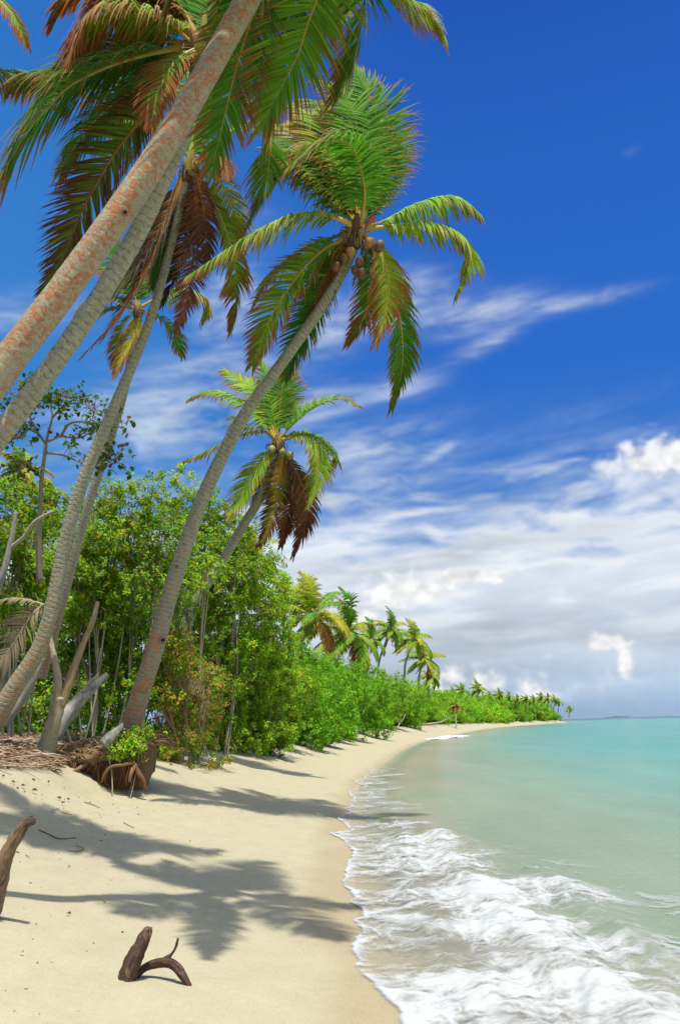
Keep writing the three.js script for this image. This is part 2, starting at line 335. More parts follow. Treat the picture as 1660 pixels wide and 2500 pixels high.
// ---------------------------------------------------------------- tapered tubes: trunks, ribs, branches, roots, driftwood
function tube(points, radii, o = {}) {
  const curve = points instanceof THREE.Curve ? points : new THREE.CatmullRomCurve3(points, false, 'centripetal');
  const len = curve.getLength(), sides = o.sides ?? 6, segs = o.segs ?? Math.max(3, Math.round(len / (o.step ?? 0.2)));
  const fr = curve.computeFrenetFrames ? null : null;
  const pos = [], uv = [], idx = [], col = [];
  let N = V(0, 1, 0), prev = null;
  for (let i = 0; i <= segs; i++) {
    const t = i / segs, p = curve.getPointAt(t), T = curve.getTangentAt(t).normalize();
    if (!prev) { N = Math.abs(T.y) > 0.9 ? V(0, 0, 1) : V(0, 1, 0); }
    N.addScaledVector(T, -N.dot(T)).normalize(); prev = T;
    const B = V(0, 0, 0).crossVectors(T, N);
    const ri = t * (radii.length - 1), k = Math.min(Math.floor(ri), radii.length - 2), r0 = radii.length > 1 ? lerp(radii[k], radii[k + 1], ri - k) : radii[0];
    for (let j = 0; j <= sides; j++) {
      const a = (j / sides) * 2 * Math.PI, r = r0 * (o.bump ? o.bump(a, t * len, t) : 1);
      const q = p.clone().addScaledVector(N, Math.cos(a) * r).addScaledVector(B, Math.sin(a) * r * (o.flat ?? 1));
      pos.push(q.x, q.y, q.z); uv.push(j / sides, t * len * (o.vscale ?? 1) + (o.voff ?? 0));
      if (o.color) col.push(...o.color(t, a));
    }
  }
  const n = sides + 1;
  for (let i = 0; i < segs; i++) for (let j = 0; j < sides; j++) { const a = i * n + j, b = a + 1, c = a + n, e = c + 1; idx.push(a, b, c, b, e, c); }
  const c0 = pos.length / 3, pa = curve.getPointAt(0), pb = curve.getPointAt(1);
  if (o.dome) pb.addScaledVector(curve.getTangentAt(1), radii[radii.length - 1] * o.dome);
  pos.push(pa.x, pa.y, pa.z, pb.x, pb.y, pb.z); uv.push(0.5, 0, 0.5, len); if (o.color) col.push(...o.color(0, 0), ...o.color(1, 0));
  for (let j = 0; j < sides; j++) { idx.push(c0, j + 1, j); const s = segs * n + j; idx.push(c0 + 1, s, s + 1); }
  return toGeo({ pos, uv, idx, col: o.color ? col : null });
}

// ---------------------------------------------------------------- palm materials
const barkFn = (blotch) => (u, v) => {
  const R = blotch ? 0.2 : 0.24, a = u * 2 * Math.PI, x = Math.cos(a) * R, z = Math.sin(a) * R, s = v * 13;     // metres round the trunk and up from its foot
  const w = fbm(x * 4, s * 1.1, z * 4, 3), ph = s / (blotch ? 0.13 : 0.105) + w * 0.7 + 0.2 * Math.sin(a + s), f = ph - Math.floor(ph);
  const scar = sstep(0.2, 0.0, Math.min(f, 1 - f)) * sstep(-0.3, 0.2, fbm(x * 9, s * 6, z * 9, 2));
  const streak = fbm(x * 7, s * 24, z * 7, 3), grain = fbm(x * 45, s * 45, z * 45, 3), patch = fbm(x * 5 + 5, s * 2.4, z * 5, 4);
  let c = mix3(blotch ? [0.29, 0.255, 0.17] : [0.27, 0.265, 0.18], blotch ? [0.44, 0.40, 0.27] : [0.45, 0.45, 0.33], clamp(0.5 + (blotch ? 0.5 : 1.0) * streak + 0.6 * patch));
  c = mix3(c, [0.12, 0.10, 0.07], scar * (blotch ? 0.22 : 0.6));
  const lich = blotch ? sstep(0.06, 0.30, fbm(x * 13 + 9, s * 22, z * 13, 4) * 1.15 + 0.4 * fbm(x * 4, s * 1.7 + 2, z * 4, 3) + 0.06 + 0.10 * Math.sin(a + 2.2))
    : sstep(0.05, 0.30, streak * 0.8 + 0.5 * patch + 0.08 * Math.sin(a + 2.2) + lerp(0.22, -0.30, sstep(1.8, 7.0, s)) - 0.06);
  c = mix3(c, mix3([0.50, 0.12, 0.03], [0.44, 0.19, 0.07], clamp(0.5 + grain)), lich * (blotch ? 0.74 : 0.68));
  const k = 0.80 + 0.5 * grain; return [c[0] * k, c[1] * k, c[2] * k];
};
const barkBumpFn = (u, v) => {
  const a = u * 2 * Math.PI, x = Math.cos(a) * 0.24, z = Math.sin(a) * 0.24, s = v * 13, w = fbm(x * 4, s * 1.1, z * 4, 3), ph = s / 0.105 + w * 1.3 + 0.25 * Math.sin(a + s), f = ph - Math.floor(ph);
  return 0.6 - 0.35 * sstep(0.2, 0, Math.min(f, 1 - f)) + 0.4 * fbm(x * 7, s * 24, z * 7, 3) + 0.2 * fbm(x * 40, s * 40, z * 40, 2);
};
const barkBump = tex(256, 2048, barkBumpFn, false);
const M = {
  barkBlotch: new THREE.MeshStandardMaterial({ map: tex(384, 2048, barkFn(true), true), bumpMap: barkBump, bumpScale: 0.006, roughness: 0.88 }),
  bark: new THREE.MeshStandardMaterial({ map: tex(384, 2048, barkFn(false), true), bumpMap: barkBump, bumpScale: 0.012, roughness: 0.88 }),
  leaflet: new THREE.MeshPhysicalMaterial({ vertexColors: true, roughness: 0.97, transmission: 0.45, thickness: 0, clearcoat: 0.16, clearcoatRoughness: 0.4, side: THREE.DoubleSide, specularIntensity: 0.4 }),
  rib: new THREE.MeshStandardMaterial({ vertexColors: true, roughness: 0.5 }),
  wood: new THREE.MeshStandardMaterial({ vertexColors: true, roughness: 0.9 }),
  nut: new THREE.MeshStandardMaterial({ vertexColors: true, roughness: 0.55 }),
  leaf: new THREE.MeshPhysicalMaterial({ vertexColors: true, roughness: 0.97, transmission: 0.5, thickness: 0, clearcoat: 0.06, clearcoatRoughness: 0.3, side: THREE.DoubleSide, specularIntensity: 0.2 }),
};
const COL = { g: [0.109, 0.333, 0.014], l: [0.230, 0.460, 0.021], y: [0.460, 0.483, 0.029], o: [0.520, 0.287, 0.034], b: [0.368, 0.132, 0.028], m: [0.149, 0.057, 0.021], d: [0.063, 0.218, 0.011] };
const RIBC = { g: [0.30, 0.27, 0.05], l: [0.34, 0.31, 0.05], y: [0.46, 0.33, 0.045], o: [0.46, 0.22, 0.03], b: [0.30, 0.13, 0.03], m: [0.12, 0.05, 0.02], d: [0.24, 0.22, 0.05] };

// one frond: a bent rib and two rows of folded leaflets that hang from it
const WIND = V(-0.16, 0.02, -0.05);
function frond(parent, pts, o, r) {
  const curve = new THREE.CatmullRomCurve3(pts, false, 'centripetal'), len = curve.getLength();
  const n = Math.round((o.n ?? 60) * 1.45), L = (o.L ?? 0.24) * len, K = o.K ?? 5, t0 = o.t0 ?? 0.14, g = o.g ?? 0.9, bare = o.tip ?? 0.35;
  const base = COL[o.c ?? 'g'], second = COL[o.c2 ?? o.c ?? 'g'], brown = COL[o.tc ?? 'b'], ref = o.up ?? V(0, 1, 0);
  const pos = [], col = [], idx = [], w0 = (len * (1 - t0) / n) * (o.w ?? 0.62) * 1.62;
  const torn = r() * 40;
  const S = V(0, 0, 0), U = V(0, 0, 0), D = V(0, 0, 0), Wd = V(0, 0, 0), Nn = V(0, 0, 0), q = V(0, 0, 0), T = V(0, 0, 0);
  for (let i = 0; i < n; i++) for (const side of [-1, 1]) {
    if (r() < (o.gap ?? 0.03) || noise(i * 0.31 + torn, side * 2.3, 1.7) < -0.47) continue;
    const t = t0 + (1 - t0) * (i + 0.15 + 0.7 * r()) / n, f = (t - t0) / (1 - t0);
    curve.getPointAt(t, q); curve.getTangentAt(t, T);
    U.copy(ref).addScaledVector(T, -ref.dot(T)); if (U.lengthSq() < 1e-4) U.set(0, 0, 1); U.normalize(); S.crossVectors(T, U);
    const a = lerp(1.18, 0.42, f * f) + (r() - 0.5) * 0.24, v = (o.v ?? 0.3) * (1 - 0.5 * f) + (r() - 0.5) * 0.22;
    D.copy(T).multiplyScalar(Math.cos(a)).addScaledVector(S, side * Math.sin(a) * Math.cos(v)).addScaledVector(U, Math.sin(a) * Math.sin(v));
    const prof = lerp(0.55, 1, sstep(0, 0.25, f)) * lerp(1, 0.42, sstep(0.55, 1, f)), l = L * prof * (0.78 + 0.36 * r()) * (r() < 0.06 ? 0.5 : 1);
    const limp = g * (0.75 + 0.5 * r()) * (r() < 0.06 ? 2 : 1);
    const mixc = clamp((o.mixc ?? 0.25) + (r() - 0.5) * 0.9), tone = 0.78 + 0.44 * r(), start = pos.length / 3;
    const tipAt = 1 - bare * (0.5 + r()) * (0.55 + 0.8 * f);
    for (let k = 0; k <= K; k++) {
      const s = k / K;
      if (k) {
        D.y -= limp * (0.35 + s) / K * 1.6; D.addScaledVector(WIND, (o.wind ?? 1) * s * 1.5 / K * 2); D.normalize();
        q.addScaledVector(D, l / K);
      }
      Wd.copy(T).addScaledVector(D, -T.dot(D)); if (Wd.lengthSq() < 1e-3) Wd.copy(S); Wd.normalize(); Nn.crossVectors(D, Wd);
      const w = w0 * (s < 0.3 ? lerp(0.5, 1, s / 0.3) : Math.pow(1 - (s - 0.3) / 0.7, 0.75)), kb = sstep(tipAt - 0.22, tipAt + 0.12, s);
      const c = mix3(mix3(base, second, mixc), brown, kb);
      const put = (e, h) => { pos.push(q.x + Wd.x * e + Nn.x * h, q.y + Wd.y * e + Nn.y * h, q.z + Wd.z * e + Nn.z * h); col.push(c[0] * tone, c[1] * tone, c[2] * tone); };
      if (k < K) { put(-w, -w * 0.35); put(0, 0); put(w, -w * 0.35); } else put(0, 0);
    }
    for (let k = 0; k < K; k++) {
      const b = start + k * 3;
      if (k < K - 1) idx.push(b, b + 1, b + 3, b + 1, b + 4, b + 3, b + 1, b + 2, b + 4, b + 2, b + 5, b + 4);
      else idx.push(b, b + 1, b + 3, b + 1, b + 2, b + 3);
    }
  }
  const blade = mesh('frond', toGeo({ pos, col, idx }), M.leaflet, parent);
  const rc = RIBC[o.rc ?? o.c ?? 'g'], R0 = o.r ?? 0.012 * len, tipc = RIBC[o.c ?? 'g'];
  mesh('midrib', tube(curve, [R0 * 1.9, R0, R0 * 0.72, R0 * 0.5, R0 * 0.3, R0 * 0.14], { sides: 6, segs: o.seg ?? 22, flat: 0.7, color: (t) => mix3(rc, tipc, t) }), M.rib, blade);
  if (o.label) blade.userData.label = o.label;
  return blade;
}

// a palm whose fronds follow the pixels of the photograph; depths are metres from the lens
function pixPath(p, d0, d1) {
  const out = [], n = p.length / 2;
  for (let i = 0; i < n; i++) { const t = i / (n - 1); out.push(at(p[2 * i], p[2 * i + 1], lerp(d0, d1, t))); }
  return out;
}
function palmTrunk(parent, pts, radii, mat, o = {}) {
  const ph = o.ph ?? 0;
  return mesh('trunk', tube(pts, radii, { sides: 26, step: 0.035, vscale: 1 / 13, voff: o.voff ?? 0, bump: (a, s) => {
    const w = s / (o.ring ?? 0.115) + 0.9 * noise(Math.cos(a) + ph, s * 1.3, Math.sin(a)), f = w - Math.floor(w);
    return 1 + (o.rough ?? 0.03) * (f - 0.5) + 0.09 * noise(Math.cos(a) * 1.2 + ph, s * 0.9, Math.sin(a) * 1.2 + 4) + 0.03 * noise(Math.cos(a) * 3, s * 5, Math.sin(a) * 3 + ph);
  } }), mat, parent);
}
const camUp = (f) => V(0, 1 - f, 0).add(V(0, 0.1, 1).multiplyScalar(f)).normalize();   // which way the upper face of a frond looks: 0 to the sky, 1 back along the beach
function coconut(parent, p, size, c, r) {
  const g = new THREE.SphereGeometry(1, 18, 14), P = g.attributes.position, col = [];
  for (let i = 0; i < P.count; i++) {
    const v = V(P.getX(i), P.getY(i), P.getZ(i)), a = Math.atan2(v.z, v.x), k = 1 + 0.07 * Math.cos(3 * a) * (1 - v.y * v.y);
    v.x *= k; v.z *= k; v.y *= 1.22 + (v.y < 0 ? 0.06 : 0); P.setXYZ(i, v.x, v.y, v.z);
    const n = 0.85 + 0.4 * fbm(v.x * 2.5, v.y * 1.3, v.z * 2.5, 3); col.push(c[0] * n, c[1] * n, c[2] * n);
  }
  g.setAttribute('color', new THREE.Float32BufferAttribute(col, 3)); g.computeVertexNormals();
  const m = mesh('coconut', g, M.nut, parent); m.position.copy(p); m.scale.setScalar(size); m.rotation.set((r() - 0.5) * 0.8, r() * 6, (r() - 0.5) * 0.8); return m;
}
// the heart of a crown: overlapping leaf bases and hanging fibre, old flower stalks
function crownHeart(parent, p, axis, size, r, n = 9) {
  const gs = [], side = V(1, 0, 0).cross(axis).lengthSq() < 0.1 ? V(0, 0, 1) : V(1, 0, 0), A = V(0, 0, 0).crossVectors(axis, side).normalize(), B = V(0, 0, 0).crossVectors(axis, A);
  const tones = [[0.16, 0.085, 0.035], [0.24, 0.15, 0.06], [0.10, 0.05, 0.025], [0.27, 0.20, 0.08]];
  for (let i = 0; i < n; i++) {
    const a = i * 2.4 + r(), out = A.clone().multiplyScalar(Math.cos(a)).addScaledVector(B, Math.sin(a)), h = -0.9 + 1.8 * (i / n), c = tones[Math.floor(r() * 4)];
    const q0 = p.clone().addScaledVector(axis, size * (h - 0.7)).addScaledVector(out, size * 0.25), q1 = p.clone().addScaledVector(axis, size * h).addScaledVector(out, size * 0.5), q2 = p.clone().addScaledVector(axis, size * (h + 0.9)).addScaledVector(out, size * (0.65 + 0.3 * r()));
    gs.push(tube([q0, q1, q2], [size * 0.5, size * 0.42, size * 0.12], { sides: 7, segs: 7, bump: (b, s) => 1 + 0.25 * noise(b * 2, s * 8 / size, i), color: () => c }));
  }
  for (let i = 0; i < n * 3; i++) {
    const a = r() * 6.28, out = A.clone().multiplyScalar(Math.cos(a)).addScaledVector(B, Math.sin(a)), c = tones[Math.floor(r() * 4)];
    const q0 = p.clone().addScaledVector(axis, size * (r() - 0.6)).addScaledVector(out, size * 0.5), q1 = q0.clone().addScaledVector(out, size * (0.4 + r() * 0.7)).add(V(0, -size * (0.1 + r() * 0.4), 0)), q2 = q1.clone().addScaledVector(out, size * 0.2 * r()).add(V(0, -size * (0.3 + r() * 1.1), 0));
    gs.push(tube([q0, q1, q2], [size * 0.07, size * 0.05, size * 0.015], { sides: 5, segs: 5, color: () => c }));
  }
  return mesh('leaf_base', mergeGeometries(gs), M.wood, parent);
}
// ---------------------------------------------------------------- the palms in front
function fr(parent, d, dz, pts, o, r) { return frond(parent, pixPath(pts, d, d + dz), { ...o, up: camUp(o.f ?? 0.3), L: o.Lp ? (o.Lp / FOC) * d / new THREE.CatmullRomCurve3(pixPath(pts, d, d + dz), false, 'centripetal').getLength() : o.L }, r); }
const radii = (px, d) => px.map((w, i) => w / 2 / FOC * (Array.isArray(d) ? lerp(d[0], d[1], i / (px.length - 1)) : d));

// the tall palm with coconuts that leans out over the middle of the beach
{
  const r = rng(11), foot = at(318, 1805, 20.4), t = thing('palm_tree', 'tall coconut palm leaning right from an undercut root mound, its crown full of nuts', 'palm tree', foot);
  const add = (o) => { o.position.sub(foot); return o; };
  const trunkPts = [at(310, 1835, 20.4), at(330, 1740, 20.4), at(372, 1605, 20.4), at(425, 1420, 20.4), at(500, 1205, 20.4), at(600, 1010, 20.2), at(700, 870, 20.0), at(795, 735, 19.8), at(848, 640, 19.7), at(868, 585, 19.6)];
  add(palmTrunk(t, trunkPts, radii([58, 46, 42, 39, 36, 33, 30, 28, 27, 27], [20.4, 19.6]), M.bark, { ph: 1 }));
  const C = [872, 562], D = 19.6, E = (dz, p, o) => add(fr(t, D, dz, [...C, ...p], o, r));
  const B = { n: 74, Lp: 118, tip: 0.2 };
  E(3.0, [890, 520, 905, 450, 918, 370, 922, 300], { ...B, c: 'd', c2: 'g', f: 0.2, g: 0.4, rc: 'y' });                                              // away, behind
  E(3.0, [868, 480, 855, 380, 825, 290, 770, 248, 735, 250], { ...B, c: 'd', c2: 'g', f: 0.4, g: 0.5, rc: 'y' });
  E(1.5, [850, 490, 822, 390, 775, 300, 722, 262], { ...B, c: 'l', c2: 'o', f: 0.55, g: 0.35 });
  E(2.0, [846, 500, 806, 420, 752, 340, 700, 305, 668, 318], { ...B, c: 'y', c2: 'o', f: 0.55, g: 0.4 });
  E(1.2, [840, 510, 785, 430, 720, 350, 676, 332], { ...B, c: 'g', c2: 'l', f: 0.5, g: 0.7 });
  E(1.4, [893, 520, 910, 437, 923, 365, 919, 293, 904, 245, 884, 202, 858, 160], { ...B, n: 90, c: 'g', c2: 'd', f: 0.75, g: 0.5, rc: 'l', Lp: 125, wind: 2.2 });
  E(1.5, [900, 500, 922, 430, 942, 355, 950, 290], { ...B, c: 'g', c2: 'l', f: 0.35, g: 0.45, rc: 'l', Lp: 110, wind: -0.2 });
  E(-1.2, [885, 520, 890, 466, 878, 408, 858, 362, 827, 342, 795, 345, 761, 362, 715, 400], { ...B, n: 92, c: 'g', c2: 'd', f: 0.25, g: 0.9, rc: 'y', Lp: 135, wind: 2 });
  E(0.9, [850, 500, 800, 430, 740, 380, 690, 400, 660, 450], { ...B, c: 'g', c2: 'l', f: 0.3, g: 0.9, rc: 'y', Lp: 110 });
  E(0.6, [868, 500, 840, 420, 800, 370, 740, 360, 690, 390], { ...B, c: 'g', c2: 'o', f: 0.35, g: 0.8, rc: 'y', Lp: 110 });
  E(1.2, [880, 490, 880, 400, 870, 300, 830, 220, 790, 200], { ...B, c: 'g', c2: 'l', f: 0.5, g: 0.5, rc: 'y', Lp: 115 });
  E(0.4, [850, 520, 801, 469, 761, 428, 723, 403, 680, 380, 652, 366], { ...B, c: 'l', c2: 'g', f: 0.15, g: 1.2, rc: 'y', Lp: 100, v: 0.1 });
  E(-1.6, [840, 540, 776, 521, 705, 530, 618, 571, 537, 622, 462, 672], { ...B, n: 92, c: 'g', c2: 'y', f: 0.18, g: 1.25, rc: 'y', Lp: 100, v: 0.2, mixc: 0.4 });
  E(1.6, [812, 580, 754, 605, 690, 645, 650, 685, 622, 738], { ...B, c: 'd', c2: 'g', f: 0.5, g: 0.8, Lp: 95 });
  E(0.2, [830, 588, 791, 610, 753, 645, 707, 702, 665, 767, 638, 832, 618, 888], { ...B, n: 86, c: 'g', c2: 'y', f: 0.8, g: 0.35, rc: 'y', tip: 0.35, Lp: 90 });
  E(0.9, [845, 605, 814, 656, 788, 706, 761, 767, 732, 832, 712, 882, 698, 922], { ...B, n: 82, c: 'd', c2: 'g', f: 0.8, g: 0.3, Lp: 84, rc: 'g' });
  E(0.6, [835, 610, 800, 660, 770, 720, 745, 770], { ...B, n: 40, c: 'o', c2: 'b', f: 0.7, g: 0.5, Lp: 60, tip: 0.6 });
  E(-0.3, [930, 543, 1021, 496, 1094, 479, 1136, 491, 1171, 522], { ...B, n: 66, c: 'l', c2: 'g', f: 0.2, g: 1.5, rc: 'l', Lp: 92, v: 0.1, t0: 0.2, wind: 0 });
  E(-0.6, [967, 551, 1040, 545, 1097, 557, 1138, 585, 1149, 632, 1115, 712], { ...B, n: 84, c: 'l', c2: 'y', f: 0.2, g: 1.3, rc: 'y', Lp: 92, v: 0.1, wind: 0, t0: 0.16 });
  E(0.7, [912, 600, 945, 650, 969, 740, 983, 840, 979, 917, 958, 992], { ...B, n: 84, c: 'g', c2: 'd', f: 0.45, g: 0.8, Lp: 80, rc: 'l' });
  E(0.6, [895, 625, 905, 690, 893, 765, 852, 836], { ...B, n: 62, c: 'g', c2: 'l', f: 0.6, g: 0.5, Lp: 72, tip: 0.5 });
  E(-0.4, [905, 585, 927, 612, 941, 650, 948, 695, 942, 764, 920, 832], { ...B, n: 66, c: 'y', c2: 'l', tc: 'b', f: 0.35, g: 0.7, rc: 'o', tip: 0.5, Lp: 88, mixc: 0.4 });
  const ax = at(872, 560, D).sub(at(840, 650, D)).normalize();
  add(crownHeart(t, at(866, 570, D), ax, 0.26, r, 11));
  for (const [x, y, dz, s] of [[903, 592, -0.35, 0.125], [926, 601, -0.35, 0.135], [884, 668, -0.3, 0.125], [868, 660, -0.2, 0.12], [820, 650, -0.2, 0.125], [842, 632, -0.3, 0.12], [856, 615, -0.35, 0.115], [878, 640, -0.25, 0.115]])
    add(coconut(t, at(x, y, D + dz), s * 0.85, r() < 0.5 ? [0.38, 0.19, 0.045] : [0.19, 0.085, 0.03], r));
  for (const p of [[890, 545, 912, 520, 936, 498], [880, 640, 868, 670, 860, 705], [840, 590, 818, 615, 802, 660]])
    add(mesh('flower_stalk', tube(pixPath(p, D - 0.2, D - 0.2), [0.03, 0.028, 0.008], { sides: 6, color: () => [0.12, 0.06, 0.03] }), M.wood, t));
  add(mesh('seed_cluster', mergeGeometries(Array.from({ length: 26 }, (_, i) => { const a = at(896 + r() * 22, 540 - r() * 16, D - 0.1); return tube([at(890, 552, D - 0.1), a.clone().lerp(at(900, 545, D - 0.1), 0.4), a], [0.012, 0.01, 0.02], { sides: 5, segs: 3, color: () => [0.30 + r() * 0.1, 0.10, 0.05] }); })), M.wood, t));
  // trunk holes: rims round flat discs painted as dark as a shaded inside
  for (const [x, y, s] of [[398, 1563, 0.065], [352, 1683, 0.075], [432, 1383, 0.04]]) {
    const g = new THREE.TorusGeometry(s, s * 0.35, 8, 18); const darkDisc = new THREE.CircleGeometry(s * 0.9, 16); darkDisc.translate(0, 0, -0.01);
    const cg = (q, c) => { q.setAttribute('color', new THREE.Float32BufferAttribute(Array.from({ length: q.attributes.position.count }, () => c).flat(), 3)); return q; };
    const m = add(mesh('knot_hole', mergeGeometries([cg(g, [0.26, 0.17, 0.09]), cg(darkDisc, [0.02, 0.012, 0.008])]), M.wood, t));
    m.position.copy(at(x, y, 20.4 - 0.185)).sub(foot); m.lookAt(camera.position.clone().sub(V(0, 0, 0))); m.scale.set(1, 0.75, 1);
  }
  // the undercut root mound
  const mc = at(262, 1862, 19.9), pos = [], col = [], idx = [], nu = 72, nv = 34;
  for (let j = 0; j <= nv; j++) for (let i = 0; i <= nu; i++) {
    const a = (i / nu) * 2 * Math.PI, b = (j / nv) * Math.PI, y = Math.cos(b), s = Math.sin(b);
    let X = Math.cos(a) * s * 1.02, Z = Math.sin(a) * s * 0.85, Y = y * 0.52;
    const under = sstep(0.12, -0.25, y); X *= 1 - 0.14 * under; Z *= 1 - 0.45 * under;
    const n = 1 + 0.42 * fbm(X * 2.2, Y * 2.2, Z * 2.2, 4) + 0.22 * ridge(X * 6, Y * 2, Z * 6, 3);
    X *= n; Z *= n; Y = Y * (1 + 0.3 * fbm(X * 3, 2, Z * 3, 3)) + (y > 0 ? 0.22 * sstep(-0.6, 1.0, X) : -0.25 * under);
    pos.push(X, Y, Z);
    const t1 = fbm(X * 14, Y * 14, Z * 14, 3), c = mix3([0.10, 0.058, 0.027], [0.21, 0.135, 0.065], clamp(0.5 + 1.4 * t1)); col.push(...c);
  }
  for (let j = 0; j < nv; j++) for (let i = 0; i < nu; i++) { const a = j * (nu + 1) + i, b = a + 1, c = a + nu + 1, e = c + 1; idx.push(a, b, c, b, e, c); }
  const ball = mesh('root_mound', toGeo({ pos, col, idx }), M.wood, t); ball.position.copy(mc).sub(foot); ball.userData.label = 'undercut mound of fibrous brown roots';
  const root = (p, w, c, dz = -0.6) => { const m = mesh('root', tube(p.map(([x, y, z]) => at(x, y, 19.9 + (z ?? dz))), w, { sides: 8, step: 0.05, bump: (a, s) => 1 + 0.2 * noise(Math.cos(a) * 2, s * 6, Math.sin(a) * 2), color: () => c }), M.wood, ball); m.position.sub(mc); return m; };
  root([[352, 1838, -0.2], [334, 1862, -0.7], [338, 1885, -0.85], [350, 1905, -0.9], [357, 1932, -0.9]], [0.05, 0.07, 0.062, 0.05, 0.03], [0.15, 0.07, 0.032]);
  root([[330, 1862, -0.85], [295, 1868, -0.95], [272, 1872, -0.98], [256, 1890, -1.0], [248, 1912, -0.98]], [0.03, 0.036, 0.03, 0.026, 0.015], [0.19, 0.115, 0.055]);
  root([[330, 1866, -0.8], [322, 1885, -0.95], [316, 1908, -0.95]], [0.05, 0.04, 0.02], [0.30, 0.20, 0.09]);
  root([[225, 1855, -0.6], [200, 1872, -0.9], [168, 1890, -1.0], [140, 1895, -1.0]], [0.05, 0.045, 0.035, 0.015], [0.22, 0.15, 0.08]);
  for (let i = 0; i < 12; i++) { const x = 180 + r() * 160, y = 1855 + r() * 14, e = 14 + r() * 46, dz = -0.55 - 0.3 * r(), k = 0.6 + 0.8 * r(); root([[x + 8, y - 6, dz + 0.2], [x, y + e * 0.3, dz - 0.06], [x - 4 + 14 * (r() - 0.5), y + e * 0.7, dz - 0.04], [x - 6 + 22 * (r() - 0.5), y + e, dz + 0.02]], [0.03, 0.028, 0.02, 0.008].map((w) => w * k), [0.13 + 0.1 * r(), 0.065 + 0.05 * r(), 0.03]); }
  const hairs = [];
  for (let i = 0; i < 620; i++) {
    const x = 172 + r() * 168, dz = -0.42 - r() * 0.42, y0 = 1866 + (r() - 0.5) * 16 + (250 - x) * 0.05, y1 = y0 + 12 + r() * 55, c = r() < 0.15 ? [0.26, 0.16, 0.07] : r() < 0.4 ? [0.18, 0.06, 0.03] : [0.11, 0.055, 0.028];
    hairs.push(tube([at(x, y0, 19.9 + dz), at(x + (r() - 0.5) * 10, (y0 + y1) / 2, 19.9 + dz + (r() - 0.5) * 0.1), at(x + (r() - 0.5) * 22, y1, 19.9 + dz * 0.9)], [0.012, 0.010, 0.004], { sides: 4, segs: 4, color: () => c }));
  }
  const h = mesh('root_fibre', mergeGeometries(hairs), M.wood, ball); h.position.sub(mc); h.userData.kind = 'stuff';
  const mat = [];
  for (let i = 0; i < 900; i++) {   // dry bits caught on top of it
    const a = r() * 6.28, q = Math.sqrt(r()), X = Math.cos(a) * q * 1.25, Z = Math.sin(a) * q * 0.95, Y = 0.56 * Math.sqrt(Math.max(0, 1 - q * q * 0.9)) + 0.22 * sstep(-0.6, 1, X) + (r() - 0.5) * 0.1 - 0.03, l = 0.1 + r() * 0.3, b = (r() - 0.5) * 1.6;
    const c = [[0.30, 0.20, 0.10], [0.42, 0.32, 0.18], [0.16, 0.09, 0.045], [0.24, 0.12, 0.05]][Math.floor(r() * 4)];
    mat.push(tube([V(X, Y, Z), V(X + Math.cos(b) * l * 0.5, Y + 0.02 + (r() - 0.4) * 0.08, Z + Math.sin(b) * l * 0.5), V(X + Math.cos(b) * l, Y - 0.04 + (r() - 0.5) * 0.14, Z + Math.sin(b) * l)], [0.008, 0.014, 0.004], { sides: 4, segs: 2, color: () => c }));
  }
  const k = mesh('dry_fibre', mergeGeometries(mat), M.wood, ball); k.userData.kind = 'stuff';
}

